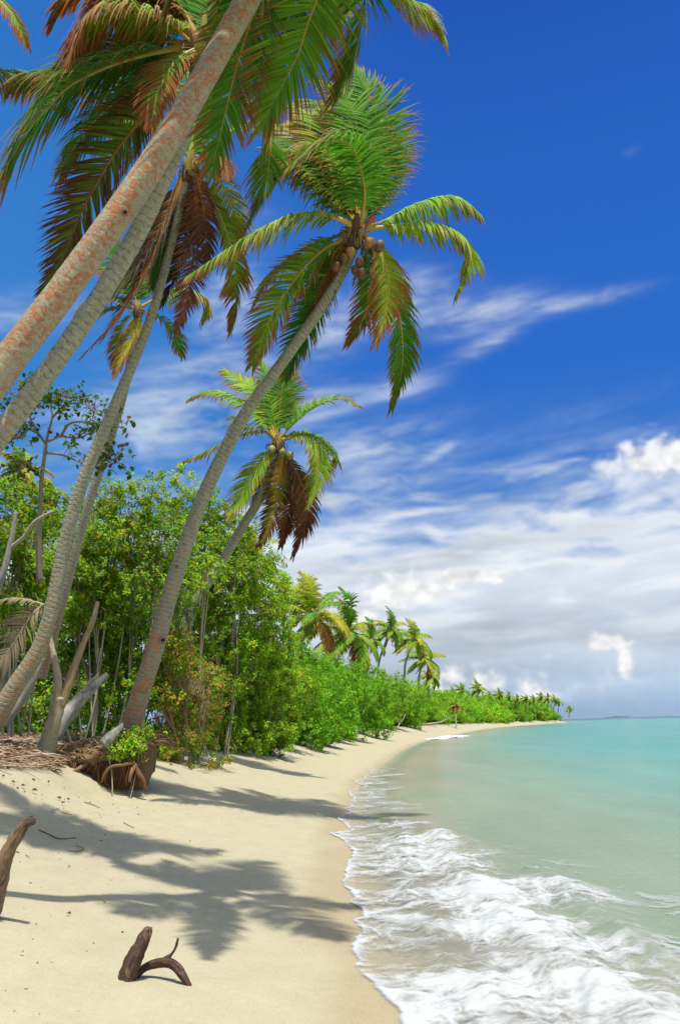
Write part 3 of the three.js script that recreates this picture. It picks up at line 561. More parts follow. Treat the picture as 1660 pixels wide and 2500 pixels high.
// the thick mottled trunk across the upper left; its crown stands above the picture
{
  const r = rng(21), foot = at(-480, 2050, 7.2), t = thing('palm_tree', 'thickest palm trunk, mottled orange and grey, crossing the upper left corner in front', 'palm tree', foot);
  const add = (o) => { o.position.sub(foot); return o; };
  const p = [[-480, 2060, 7.2], [-400, 1700, 7.4], [-230, 1290, 7.7], [-10, 925, 8.0], [150, 715, 8.2], [300, 510, 8.4], [440, 290, 8.7], [560, 80, 9.0], [640, -60, 9.2], [715, -170, 9.4]].map(([x, y, d]) => at(x, y, d));
  add(palmTrunk(t, p, radii([104, 88, 83, 80, 76, 71, 66, 61, 57, 55], [7.2, 9.4]), M.barkBlotch, { ph: 5, rough: 0.012, voff: 0.04 }));
  const C = [735, -200], D = 9.4, A = (dz, q, o) => add(fr(t, D, dz, [...C, ...q], o, r)), B = { n: 88, Lp: 185, tip: 0.25, K: 6 };
  A(0.6, [790, -140, 786, -40, 750, 64, 728, 134, 692, 204, 664, 258, 645, 305], { ...B, c: 'g', c2: 'l', f: 0.85, g: 0.22, rc: 'y', tip: 0.3, mixc: 0.4, wind: 0.3, Lp: 195 });
  A(0.9, [860, -150, 892, -60, 890, 0, 884, 48, 871, 105, 852, 169, 818, 240], { ...B, c: 'g', c2: 'd', f: 0.6, g: 0.45, rc: 'g', tip: 0.3, Lp: 150 });
  A(0.2, [850, -190, 930, -80, 992, -4, 1024, 14, 1053, 40, 1077, 78], { ...B, c: 'l', c2: 'y', f: 0.3, g: 1.1, rc: 'y', tip: 0.25, Lp: 140, wind: -0.3 });
  A(1.0, [690, -110, 640, -40, 617, 40, 591, 120, 568, 204, 545, 301, 521, 402], { ...B, n: 96, c: 'g', c2: 'd', f: 0.85, g: 0.2, rc: 'y', tip: 0.25, mixc: 0.4, wind: 0.2, Lp: 165 });
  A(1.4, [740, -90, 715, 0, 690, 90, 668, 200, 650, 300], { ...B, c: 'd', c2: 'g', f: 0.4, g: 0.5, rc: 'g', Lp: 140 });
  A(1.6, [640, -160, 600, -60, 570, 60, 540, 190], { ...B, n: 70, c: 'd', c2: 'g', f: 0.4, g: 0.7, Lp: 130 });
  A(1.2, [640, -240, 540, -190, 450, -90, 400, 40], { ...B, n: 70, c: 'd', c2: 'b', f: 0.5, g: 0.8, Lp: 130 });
  A(2.2, [760, -330, 800, -460, 860, -540], { ...B, n: 60, f: 0.3 });
  A(-1.5, [840, -290, 960, -330, 1060, -280], { ...B, n: 60, f: 0.3 });
  A(-1.6, [660, -330, 560, -380, 470, -300], { ...B, n: 60, f: 0.3 });
  A(1.8, [780, -150, 820, -60, 800, 40, 770, 130], { ...B, n: 80, c: 'g', c2: 'l', f: 0.5, g: 0.5, Lp: 130 });
  A(1.2, [700, -150, 650, -60, 600, 40, 560, 150, 530, 260], { ...B, n: 90, c: 'g', c2: 'b', f: 0.6, g: 0.35, Lp: 150, tip: 0.4 });
  A(-2.6, [720, -260, 700, -180, 690, -60], { ...B, n: 50, f: 0.2, Lp: 120, g: 0.9 });
  add(crownHeart(t, at(735, -200, D), at(735, -200, D).sub(at(640, -60, D)).normalize(), 0.2, r));
  for (const [x, y, s, dd] of [[306, 518, 0.024, 8.26]]) {
    const g = new THREE.TorusGeometry(s, s * 0.4, 8, 16), darkDisc = new THREE.CircleGeometry(s * 0.95, 14); darkDisc.translate(0, 0, -0.005);  // flat disc painted near-black for the shade inside the hole
    const cg = (q, c) => { q.setAttribute('color', new THREE.Float32BufferAttribute(Array.from({ length: q.attributes.position.count }, () => c).flat(), 3)); return q; };
    const m = add(mesh('knot_hole', mergeGeometries([cg(g, [0.22, 0.12, 0.07]), cg(darkDisc, [0.02, 0.012, 0.008])]), M.wood, t));
    m.position.copy(at(x, y, dd)).sub(foot); m.lookAt(camera.position);
  }
}

// the ringed trunk just behind it, its crown hidden partly by the first
{
  const r = rng(31), foot = at(-360, 1960, 10.6), t = thing('palm_tree', 'ringed grey palm just right of the thickest trunk, with a wide browning crown', 'palm tree', foot);
  const add = (o) => { o.position.sub(foot); return o; };
  const p = [[-360, 1975, 10.6], [-330, 1700, 10.7], [-190, 1340, 10.8], [-15, 1085, 11], [120, 905, 11.1], [230, 745, 11.2], [330, 580, 11.3], [398, 440, 11.3], [445, 330, 11.4], [478, 200, 11.4], [492, 130, 11.4]].map(([x, y, d]) => at(x, y, d));
  add(palmTrunk(t, p, radii([78, 66, 62, 59, 56, 53, 49, 46, 43, 39, 37], [10.6, 11.4]), M.bark, { ph: 9, rough: 0.045, ring: 0.09, voff: -0.02 }));
  const C = [490, 118], D = 11.4, A = (dz, q, o) => add(fr(t, D, dz, [...C, ...q], o, r)), B = { n: 84, Lp: 175, tip: 0.2, K: 6 };
  A(1.8, [440, 130, 330, 165, 240, 178, 100, 190, 20, 215], { ...B, c: 'd', c2: 'g', f: 0.3, g: 1.0 });
  A(1.2, [430, 140, 350, 200, 290, 250, 250, 300, 210, 308], { ...B, c: 'l', c2: 'y', f: 0.2, g: 1.0, rc: 'y', Lp: 80 });
  A(-0.5, [430, 118, 330, 140, 240, 172, 167, 212, 123, 257, 85, 295, 45, 357, 20, 402, -6, 450], { ...B, n: 100, c: 'd', c2: 'g', f: 0.25, g: 0.85, rc: 'l', Lp: 230, v: 0.25 });
  A(0.3, [420, 100, 320, 110, 230, 135, 150, 180, 90, 250], { ...B, n: 92, c: 'g', c2: 'l', f: 0.3, g: 0.8, rc: 'y', Lp: 150, v: 0.3 });
  A(0.9, [420, 160, 350, 210, 280, 250, 200, 330, 150, 420], { ...B, n: 92, c: 'd', c2: 'g', f: 0.35, g: 0.8, rc: 'y', Lp: 160 });
  A(0.5, [470, 60, 420, 0, 360, -10, 320, 50, 300, 140], { ...B, n: 80, c: 'l', c2: 'b', f: 0.2, g: 1.1, rc: 'o', Lp: 150, tip: 0.6 });
  A(0.2, [430, 60, 330, 30, 250, 60, 190, 120, 150, 200], { ...B, n: 84, c: 'b', c2: 'g', f: 0.3, g: 1.0, rc: 'o', Lp: 140, tip: 0.6, mixc: 0.5 });
  A(-0.9, [450, 90, 433, 66, 400, 47, 364, 33, 300, 18, 240, 28, 200, 70, 172, 130], { ...B, n: 92, c: 'l', c2: 'b', f: 0.1, g: 1.5, rc: 'y', Lp: 150, tip: 0.5, v: 0.05 });
  A(-0.4, [440, 40, 360, -25, 280, -20, 225, 20, 195, 90, 172, 150], { ...B, n: 92, c: 'b', c2: 'm', f: 0.3, g: 0.9, rc: 'o', Lp: 165, tip: 0.7, mixc: 0.5 });
  A(0.2, [440, 20, 340, -50, 230, -40, 150, 10, 120, 60], { ...B, n: 70, c: 'g', c2: 'b', f: 0.3, g: 0.9, rc: 'o', Lp: 120, tip: 0.7, mixc: 0.5 });
  A(-0.7, [476, 122, 453, 132, 428, 153, 402, 194, 384, 235, 370, 300], { ...B, n: 60, c: 'g', c2: 'y', f: 0.6, g: 0.7, rc: 'l', Lp: 95, tip: 0.75 });
  A(0.6, [452, 165, 412, 215, 371, 262, 312, 335, 275, 384, 240, 445, 196, 525, 165, 605, 118, 700], { ...B, n: 108, c: 'm', c2: 'g', tc: 'm', f: 0.85, g: 0.22, rc: 'o', Lp: 140, tip: 0.5, mixc: 0.45, wind: 0.4 });
  A(1.5, [430, 180, 380, 280, 330, 380, 270, 480], { ...B, n: 70, c: 'd', c2: 'm', f: 0.6, g: 0.5, Lp: 120 });
  A(0.4, [500, 60, 530, -10, 590, -60], { ...B, n: 60, c: 'g', f: 0.4, g: 0.6, rc: 'y' });
  A(1.0, [500, 40, 470, -60, 420, -130], { ...B, n: 60, c: 'g', c2: 'd', f: 0.4, g: 0.6 });
  A(0.8, [480, 60, 440, -10, 380, 30, 350, 120], { ...B, n: 70, c: 'd', c2: 'g', f: 0.3, g: 1.1, Lp: 130 });
  A(1.0, [530, 100, 590, 120, 650, 190, 680, 290], { ...B, n: 70, c: 'g', c2: 'd', f: 0.5, g: 0.6, Lp: 110 });
  add(crownHeart(t, at(487, 115, D), at(492, 100, D).sub(at(478, 200, D)).normalize(), 0.17, r));
  add(mesh('young_spear', tube(pixPath([486, 130, 496, 90, 500, 30], D - 0.2, D - 0.2), [0.05, 0.06, 0.02], { sides: 8, color: () => [0.34, 0.36, 0.06] }), M.rib, t));
}

// the slim palm rising behind these two from the left edge
{
  const r = rng(41), foot = at(5, 1755, 18.4), t = thing('palm_tree', 'slim curved palm rising from the lower left edge, dead brown fronds hanging under its crown', 'palm tree', foot);
  const add = (o) => { o.position.sub(foot); return o; };
  const p = [[-40, 1800, 18.3], [30, 1690, 18.4], [95, 1585, 18.5], [130, 1470, 18.6], [160, 1320, 18.7], [205, 1170, 18.8], [265, 1030, 18.9], [315, 910, 19], [355, 815, 19], [392, 700, 19], [420, 590, 19], [440, 500, 19], [458, 430, 19]].map(([x, y, d]) => at(x, y, d));
  add(palmTrunk(t, p, radii([54, 46, 38, 34, 32, 31, 29, 28, 25, 22, 20, 20, 21], [18.3, 19]), M.bark, { ph: 14, rough: 0.035, voff: 0.02 }));
  const C = [466, 412], D = 19, A = (dz, q, o) => add(fr(t, D, dz, [...C, ...q], o, r)), B = { n: 76, Lp: 100, tip: 0.22 };
  A(0.9, [454, 445, 425, 529, 396, 618, 374, 700], { ...B, c: 'd', c2: 'g', f: 0.7, g: 0.35, Lp: 70 });
  A(0.9, [468, 450, 455, 560, 430, 660, 400, 740], { ...B, c: 'm', c2: 'd', tc: 'm', f: 0.6, g: 0.4, Lp: 70 });
  A(-0.2, [452, 430, 434, 475, 412, 529, 389, 591, 360, 662, 318, 735, 270, 800, 212, 858], { ...B, n: 96, c: 'o', c2: 'b', tc: 'm', f: 0.35, g: 0.45, rc: 'o', tip: 0.75, mixc: 0.6, Lp: 95 });
  A(0.4, [450, 425, 420, 480, 385, 560, 340, 640, 290, 700, 200, 760], { ...B, n: 80, c: 'm', c2: 'd', tc: 'm', f: 0.5, g: 0.5, rc: 'b', Lp: 90 });
  A(-0.3, [467, 450, 473, 551, 471, 640, 457, 729, 432, 812], { ...B, n: 88, c: 'm', c2: 'b', tc: 'm', f: 0.85, g: 0.2, rc: 'm', Lp: 62, tip: 0.6, wind: 0.3, w: 0.45 });
  A(-0.2, [482, 440, 494, 495, 503, 573, 509, 645], { ...B, n: 66, c: 'b', c2: 'm', tc: 'm', f: 0.5, g: 0.6, rc: 'b', Lp: 60, tip: 0.8 });
  A(1.5, [486, 418, 528, 432, 552, 468, 573, 520, 588, 580], { ...B, n: 78, c: 'y', c2: 'l', f: 0.3, g: 0.75, rc: 'y', Lp: 100, tip: 0.3, wind: 0.6 });
  A(1.8, [490, 440, 530, 510, 560, 590, 575, 660, 577, 725, 565, 808], { ...B, n: 86, c: 'g', c2: 'y', f: 0.55, g: 0.6, rc: 'y', Lp: 72, tip: 0.5 });
  A(0.5, [500, 380, 560, 325, 622, 305, 652, 335, 657, 400, 640, 478, 606, 548], { ...B, n: 92, c: 'g', c2: 'l', f: 0.4, g: 0.75, rc: 'l', Lp: 105, tip: 0.25 });
  A(1.4, [480, 350, 520, 280, 580, 250, 640, 270], { ...B, c: 'd', c2: 'g', f: 0.4, g: 0.8 });
  A(1.0, [470, 340, 480, 250, 450, 180], { ...B, c: 'g', c2: 'd', f: 0.4, g: 0.6 });
  A(1.0, [450, 360, 400, 300, 330, 300, 260, 360], { ...B, c: 'g', c2: 'd', f: 0.3, g: 0.9 });
  A(-0.6, [480, 390, 510, 375, 545, 390, 560, 430], { ...B, n: 50, c: 'b', c2: 'o', f: 0.4, g: 0.9, Lp: 60, tip: 0.7 });
  add(crownHeart(t, at(464, 415, D), V(0.1, 1, 0.05).normalize(), 0.2, r, 9));
  add(mesh('young_spear', tube(pixPath([458, 415, 464, 385, 470, 350], D - 0.3, D - 0.3), [0.06, 0.08, 0.03], { sides: 8, color: () => [0.40, 0.36, 0.06] }), M.rib, t));
}

// the short one behind it whose trunk runs along the slim palm's
{
  const r = rng(51), foot = at(100, 1640, 23), t = thing('palm_tree', 'low palm half hidden behind the slim curved trunk, yellow drooping fronds beside it', 'palm tree', foot);
  const add = (o) => { o.position.sub(foot); return o; };
  const p = [[100, 1655, 23], [150, 1480, 23], [206, 1270, 23], [250, 1130, 23], [296, 990, 23], [318, 890, 23], [334, 800, 23], [340, 765, 23]].map(([x, y, d]) => at(x, y, d));
  add(palmTrunk(t, p, radii([28, 24, 23, 22, 21, 19, 17, 17], 23), M.bark, { ph: 19, rough: 0.035, voff: 0.1 }));
  const C = [340, 752], D = 23, A = (dz, q, o) => add(fr(t, D, dz, [...C, ...q], o, r)), B = { n: 60, Lp: 70, tip: 0.3 };
  A(0.3, [370, 735, 394, 722, 434, 706, 470, 711, 496, 725, 505, 748, 494, 780], { ...B, c: 'l', c2: 'y', f: 0.2, g: 1.3, rc: 'y', wind: 0 });
  A(0.3, [370, 770, 389, 776, 407, 787, 428, 818, 446, 868], { ...B, c: 'g', c2: 'd', f: 0.5, g: 0.5, Lp: 48 });
  A(-0.3, [336, 768, 332, 800, 318, 835, 300, 872, 284, 912], { ...B, c: 'y', c2: 'o', f: 0.4, g: 0.7, rc: 'y', tip: 0.5, Lp: 55 });
  A(0.2, [320, 770, 300, 800, 288, 850, 282, 905], { ...B, c: 'g', c2: 'o', f: 0.5, g: 0.5, Lp: 45, tip: 0.5 });
  A(0.6, [310, 735, 270, 722, 225, 735, 185, 775], { ...B, c: 'd', c2: 'g', f: 0.3, g: 1.0 });
  A(0.6, [300, 750, 250, 765, 190, 805, 134, 856], { ...B, c: 'g', c2: 'o', f: 0.5, g: 0.6, tip: 0.5, Lp: 50 });
  A(0.8, [345, 710, 365, 670, 400, 640], { ...B, c: 'd', c2: 'g', f: 0.5, g: 0.6 });
  A(0.8, [330, 710, 300, 670, 250, 655], { ...B, c: 'd', c2: 'g', f: 0.5, g: 0.6 });
  A(0.5, [320, 700, 290, 640, 280, 590], { ...B, c: 'd', c2: 'g', f: 0.5, g: 0.6 });
  add(crownHeart(t, at(338, 758, D), V(0.1, 1, 0), 0.16, r, 7));
}

// a palm off to the left of which only two frond ends reach into the picture
{
  const r = rng(61), foot = at(-520, 1950, 12), t = thing('palm_tree', 'two frond ends of a palm reaching in from beyond the left edge near the top', 'palm tree', foot);
  const add = (o) => { o.position.sub(foot); return o; };
  add(palmTrunk(t, [[-520, 1960, 12], [-440, 1500, 12], [-380, 900, 12.2], [-340, 420, 12.4], [-320, 130, 12.5]].map(([x, y, d]) => at(x, y, d)), radii([90, 74, 64, 54, 48], 12.2), M.bark, { ph: 25, rough: 0.03 }));
  const C = [-318, 100], D = 12.5, A = (dz, q, o) => add(fr(t, D, dz, [...C, ...q], o, r)), B = { n: 80, Lp: 130, tip: 0.35 };
  A(0, [-230, 20, -120, -25, -20, -12, 35, 40, 64, 100], { ...B, c: 'l', c2: 'g', f: 0.4, g: 0.8, rc: 'o', Lp: 90, tip: 0.5 });
  A(0.6, [-200, 120, -100, 145, 0, 173, 56, 179, 100, 195, 140, 225], { ...B, c: 'g', c2: 'd', f: 0.2, g: 1.2, rc: 'y', Lp: 90 });
  A(0.4, [-260, -20, -200, -120, -120, -160], { ...B, f: 0.3 });
  A(-0.6, [-400, 20, -500, 0, -600, 80], { ...B, f: 0.3 });
  A(0.8, [-360, -40, -400, -160, -460, -220], { ...B, f: 0.3 });
  A(0.2, [-380, 180, -440, 300, -480, 440], { ...B, f: 0.5, c: 'b', c2: 'm' });
  A(-1.2, [-300, 200, -280, 320, -270, 430], { ...B, f: 0.5, c: 'g' });
  add(crownHeart(t, at(-318, 105, D), V(0.05, 1, 0), 0.2, r, 7));
}

// the palm in the middle distance, seen behind the leaning trunk
{
  const r = rng(71), foot = at(470, 1480, 32), t = thing('palm_tree', 'palm behind the leaning trunk with a spread crown and dead fronds hanging right', 'palm tree', foot);
  const add = (o) => { o.position.sub(foot); return o; };
  add(palmTrunk(t, [[440, 1560, 32], [490, 1450, 32], [540, 1375, 32], [590, 1290, 32], [635, 1215, 32], [660, 1150, 32], [672, 1100, 32]].map(([x, y, d]) => at(x, y, d)), radii([28, 26, 24, 23, 22, 21, 21], 32), M.bark, { ph: 31, rough: 0.03, voff: 0.35 }));
  const C = [676, 1078], D = 32, A = (dz, q, o) => add(fr(t, D, dz, [...C, ...q], o, r)), B = { n: 58, Lp: 62, tip: 0.25, K: 4 };
  A(1, [650, 1033, 623, 1003, 579, 974, 537, 956, 505, 955, 467, 970], { ...B, c: 'l', c2: 'g', f: 0.35, g: 0.9, rc: 'y', n: 66 });
  A(1.4, [650, 1000, 617, 946, 585, 930, 548, 905], { ...B, c: 'l', c2: 'y', f: 0.6, g: 0.4, rc: 'y' });
  A(1, [668, 1009, 655, 933, 634, 875], { ...B, c: 'g', c2: 'l', f: 0.3, g: 0.3, Lp: 48 });
  A(1, [682, 1009, 690, 930, 689, 878], { ...B, c: 'g', c2: 'd', f: 0.4, g: 0.3, Lp: 48 });
  A(1.6, [690, 1020, 704, 960, 712, 905], { ...B, c: 'd', c2: 'g', f: 0.5, g: 0.4 });
  A(-0.5, [640, 1040, 610, 1040, 580, 1020, 560, 1060], { ...B, c: 'd', c2: 'g', f: 0.3, g: 0.8 });
  A(-0.2, [706, 1045, 751, 1006, 792, 984, 834, 974, 868, 988], { ...B, c: 'g', c2: 'l', f: 0.35, g: 0.5, rc: 'l', v: 0.7, wind: 0 });
  A(-0.8, [706, 1070, 744, 1067, 767, 1086, 779, 1121, 776, 1169, 752, 1236], { ...B, c: 'l', c2: 'y', f: 0.35, g: 0.7, rc: 'y', n: 66 });
  A(0.8, [719, 1060, 760, 1060, 799, 1083, 818, 1115, 800, 1164], { ...B, c: 'g', c2: 'l', f: 0.4, g: 0.8 });
  A(0, [649, 1055, 604, 1057, 559, 1073, 505, 1102, 444, 1127], { ...B, c: 'g', c2: 'y', f: 0.25, g: 0.8, rc: 'y', Lp: 50 });
  A(-0.8, [665, 1095, 633, 1140, 607, 1180, 585, 1226, 560, 1256], { ...B, c: 'l', c2: 'y', f: 0.5, g: 0.5, rc: 'y', n: 64 });
  A(-0.4, [688, 1105, 684, 1169, 674, 1233, 655, 1290, 636, 1330], { ...B, c: 'o', c2: 'g', tc: 'm', f: 0.85, g: 0.2, rc: 'o', tip: 0.6, Lp: 48 });
  A(-0.1, [703, 1121, 728, 1162, 744, 1210, 746, 1275, 718, 1352], { ...B, c: 'm', c2: 'b', tc: 'm', f: 0.4, g: 0.6, rc: 'b', n: 66, Lp: 58 });
  A(0.2, [700, 1137, 709, 1201, 703, 1265, 688, 1330], { ...B, c: 'm', c2: 'b', tc: 'm', f: 0.6, g: 0.4, rc: 'm', Lp: 50 });
  A(0.5, [660, 1120, 640, 1190, 620, 1250], { ...B, c: 'd', c2: 'm', tc: 'm', f: 0.6, g: 0.4, Lp: 45 });
  add(crownHeart(t, at(678, 1085, D), V(0.15, 1, 0), 0.26, r, 9));
  for (const [x, y] of [[664, 1098], [690, 1106], [708, 1112]]) add(coconut(t, at(x, y, D - 0.4), 0.14, [0.22, 0.22, 0.05], r));
}
// ---------------------------------------------------------------- smaller palms further along the shore
function genericPalm(name, label, group, foot, crown, len, o) {
  const r = rng(o.seed), t = thing(name, label, 'palm tree', foot, group), c = crown.clone().sub(foot), mid = c.clone().multiplyScalar(0.5).add(V((o.bow ?? 0) * c.length(), 0, 0));
  const near = o.n ?? 30;
  mesh('trunk', tube([V(0, -0.3, 0), mid.clone().multiplyScalar(0.55), mid, c.clone().lerp(mid, 0.25), c], [o.rad * 1.35, o.rad * 1.05, o.rad * 0.95, o.rad * 0.85, o.rad * 0.85], { sides: o.far ? 7 : 14, step: o.far ? 0.5 : 0.06, vscale: 1 / 13, voff: 0.4, bump: o.far ? null : (a, s) => 1 + 0.05 * ((s / 0.12) % 1 - 0.5) }), M.bark, t);
  const F = o.fronds ?? 17;
  for (let i = 0; i < F; i++) {
    const el = lerp(1.35, -0.75, Math.pow(i / (F - 1), 0.85)) + (r() - 0.5) * 0.3, az = i * 2.399 + r() * 0.7, L = len * (0.8 + 0.35 * r());
    const dir = V(Math.cos(az) * Math.cos(el), Math.sin(el), Math.sin(az) * Math.cos(el)), p = c.clone(), pts = [p.clone()];
    const down = o.droop ?? 1;
    for (let k = 0; k < 6; k++) { p.addScaledVector(dir, L / 6); pts.push(p.clone()); dir.y -= 0.16 * down * (1 + k * 0.22) * (el > 0.9 ? 0.55 : 1); dir.x -= (o.wind ?? 0.10) * (1 + k * 0.2); dir.z -= 0.03; dir.normalize(); }
    const dead = i >= F - (o.dead ?? 3);
    const f = frond(t, pts, { n: near, K: o.far ? 2 : 4, L: o.leafL ?? 0.25, c: dead ? (r() < 0.7 ? 'o' : 'b') : ['l', 'g', 'l', 'y'][Math.floor(r() * 4)], c2: dead ? 'b' : ['g', 'y', 'l'][Math.floor(r() * 3)], up: V((r() - 0.5) * 0.5, 1, 0.3 + 0.5 * r()).normalize(), g: 0.75, rc: dead ? 'o' : 'y', wind: 1.0, w: o.w ?? 0.72, tip: dead ? 0.7 : 0.2, seg: o.far ? 6 : 12, gap: 0.05 }, r);
    if (o.far) f.children[0].geometry = f.children[0].geometry;
  }
  const hb = [];
  for (let i = 0; i < 7; i++) { const a = i * 2.4, e = V(Math.cos(a), 0.3, Math.sin(a)).multiplyScalar(o.rad * 1.8); hb.push(tube([c.clone().add(V(0, -o.rad * 3, 0)), c.clone().addScaledVector(e, 0.5), c.clone().add(e).add(V(0, o.rad * 2, 0))], [o.rad * 0.8, o.rad * 0.8, o.rad * 0.2], { sides: 6, segs: 4, color: () => [0.2, 0.11, 0.045] })); }
  mesh('leaf_base', mergeGeometries(hb), M.wood, t);
  return t;
}
{
  const mid = [
    [607, 1345, 600, 1460, 50, 78, 'small palm with thin straight trunk rising from the shrubs below hanging dead fronds'],
    [700, 1455, 705, 1600, 88, 80, 'palm crown pushing up behind the bushes left of the pale trunked palm'],
    [757, 1502, 733, 1640, 78, 108, 'palm with a clear pale trunk at the right end of the tall shrubs'],
    [850, 1548, 795, 1660, 92, 112, 'bushy palm with long yellow fronds drooping onto the hedge'],
    [905, 1560, 882, 1665, 148, 54, 'slender palm leaning right, first of three standing clear against the cloud'],
    [952, 1538, 918, 1690, 152, 56, 'slender leaning palm, tallest and middle one of the three against the cloud'],
    [1008, 1562, 985, 1680, 158, 62, 'windswept palm at the right of the three against the cloud'],
    [1034, 1608, 1022, 1690, 170, 54, 'low palm close behind the rightmost windswept palm'],
    [1052, 1655, 1046, 1700, 180, 38, 'small low palm at the step where the tall trees end'],
  ];
  mid.forEach(([x, y, fx, fy, d, L, label], i) => genericPalm('palm_tree', label, null, at(fx, fy, d), at(x, y, d), L / FOC * d, { seed: 100 + i * 7, rad: i < 4 ? 0.16 : 0.2, n: i < 4 ? 44 : 30, fronds: i < 4 ? 22 : 19, bow: -0.06, wind: 0.12, dead: i < 4 ? 2 : 1 , droop: [1, 1.2, 0.9, 1.15, 0.8, 1.3, 1, 0.7, 1.2][i] }));
  const far = [[1165, 1682, 1163, 1725, 330, 27], [1128, 1686, 1126, 1725, 320, 24], [1106, 1692, 1108, 1725, 300, 20], [1196, 1702, 1196, 1730, 370, 20], [1219, 1698, 1217, 1730, 380, 22], [1241, 1704, 1238, 1730, 390, 20], [1262, 1708, 1262, 1735, 380, 16], [1284, 1706, 1282, 1735, 390, 17],
    [1301, 1708, 1300, 1735, 400, 16], [1321, 1704, 1320, 1735, 430, 17], [1336, 1707, 1336, 1735, 440, 15], [1352, 1709, 1351, 1738, 450, 16], [1363, 1714, 1362, 1738, 455, 14], [1389, 1730, 1388, 1750, 480, 13]];
  far.forEach(([x, y, fx, fy, d, L], i) => genericPalm('palm_tree', i === 0 ? 'lone distant palm standing highest above the far thicket' : i === 13 ? 'last tiny palm at the tip of the headland' : `tiny distant palm on the headland, ${['', 'nearest the lone high palm on its left', 'second to the left of the lone high palm', 'first to the right of the lone high palm', 'second to the right of the lone high palm', 'third to the right of the lone high palm', 'leftmost of the far row', 'second of the far row', 'third of the far row', 'fourth of the far row', 'fifth of the far row', 'sixth of the far row', 'rightmost of the far row'][i]}`, 'distant palms on the headland', at(fx, fy, d), at(x, y, d), L / FOC * d, { seed: 300 + i * 5, rad: 0.2, n: 13, fronds: 13, far: true, dead: 0, w: 1.2, leafL: 0.3 }));
  const bp = onGround(1113, 1779);
  genericPalm('palm_tree', 'small ragged palm with dead fronds standing alone on the far sand', null, bp, at(1112, 1722, bp.clone().sub(camera.position).length() * 0.985), 23 / FOC * -bp.z, { seed: 400, rad: 0.13, n: 20, fronds: 13, far: true, dead: 6, w: 1.6, wind: 0.02 });
  genericPalm('palm_tree', 'small palm crown showing among the leaves under the thick trunk at the left edge', null, at(50, 1400, 30), at(46, 1150, 30), 85 / FOC * 30, { seed: 410, rad: 0.12, n: 36, fronds: 16, dead: 3, w: 1.1 });
  genericPalm('palm_tree', 'small palm mostly hidden by leaves right of the thin grey tree trunk', null, at(190, 1450, 33), at(120, 1205, 33), 60 / FOC * 33, { seed: 411, rad: 0.1, n: 30, fronds: 12, dead: 2, w: 1.1 });
}

// ---------------------------------------------------------------- leaves and shrubs
function leafGeo(l, w, fold = 0.18) {   // a broad leaf folded along its middle
  const g = new THREE.BufferGeometry();
  g.setAttribute('position', new THREE.Float32BufferAttribute([0, 0, 0, -w * 0.42, fold * w, l * 0.3, w * 0.42, fold * w, l * 0.3, 0, 0, l * 0.4, -w * 0.45, fold * w, l * 0.66, w * 0.45, fold * w, l * 0.66, 0, -l * 0.06, l], 3));
  g.setIndex([0, 3, 1, 0, 2, 3, 1, 3, 4, 2, 5, 3, 3, 6, 4, 3, 5, 6]); g.computeVertexNormals(); return g;
}
function cluster(n, size, leaf, pal, r) {
  const gs = [], m = new THREE.Matrix4(), q = new THREE.Quaternion(), e = new THREE.Euler();
  for (let i = 0; i < n; i++) {
    const g = leafGeo(leaf * (0.7 + 0.6 * r()), leaf * (0.55 + 0.2 * r())), a = i * 2.4 + r(), h = size * (0.1 + 0.9 * i / n);
    e.set(-0.9 + 1.5 * r() + 0.3, a, (r() - 0.5) * 0.9, 'YXZ'); q.setFromEuler(e);
    m.compose(V(Math.sin(a) * size * 0.22 * r(), h, Math.cos(a) * size * 0.22 * r()), q, V(1, 1, 1)); g.applyMatrix4(m);
    const c = pal[Math.floor(r() * pal.length)], k = 0.75 + 0.5 * r(), col = [];
    for (let j = 0; j < 7; j++) col.push(c[0] * k, c[1] * k, c[2] * k);
    g.setAttribute('color', new THREE.Float32BufferAttribute(col, 3)); gs.push(g);
  }
  return mergeGeometries(gs);
}
const PAL = {
  grape: [[0.144, 0.366, 0.014], [0.188, 0.425, 0.017], [0.116, 0.295, 0.012], [0.230, 0.472, 0.019], [0.158, 0.378, 0.014], [0.432, 0.496, 0.026], [0.130, 0.330, 0.014], [0.188, 0.401, 0.014], [0.288, 0.472, 0.021], [0.425, 0.260, 0.029]],
  light: [[0.177, 0.472, 0.014], [0.224, 0.519, 0.017], [0.142, 0.401, 0.014], [0.271, 0.520, 0.019], [0.189, 0.448, 0.017], [0.378, 0.496, 0.035], [0.165, 0.425, 0.014]],
  brown: [[0.172, 0.366, 0.014], [0.230, 0.437, 0.017], [0.144, 0.330, 0.014], [0.354, 0.153, 0.035], [0.425, 0.260, 0.059], [0.316, 0.401, 0.024], [0.496, 0.130, 0.035]],
  olive: [[0.212, 0.448, 0.019], [0.248, 0.484, 0.021], [0.177, 0.401, 0.017], [0.307, 0.460, 0.031]],
};
const CL = {};
for (const k of Object.keys(PAL)) { const r = rng(k.length * 31 + k.charCodeAt(0)); CL[k] = [cluster(13, 0.34, 0.135, PAL[k], r), cluster(15, 0.42, 0.125, PAL[k], r), cluster(11, 0.28, 0.15, PAL[k], r)]; }
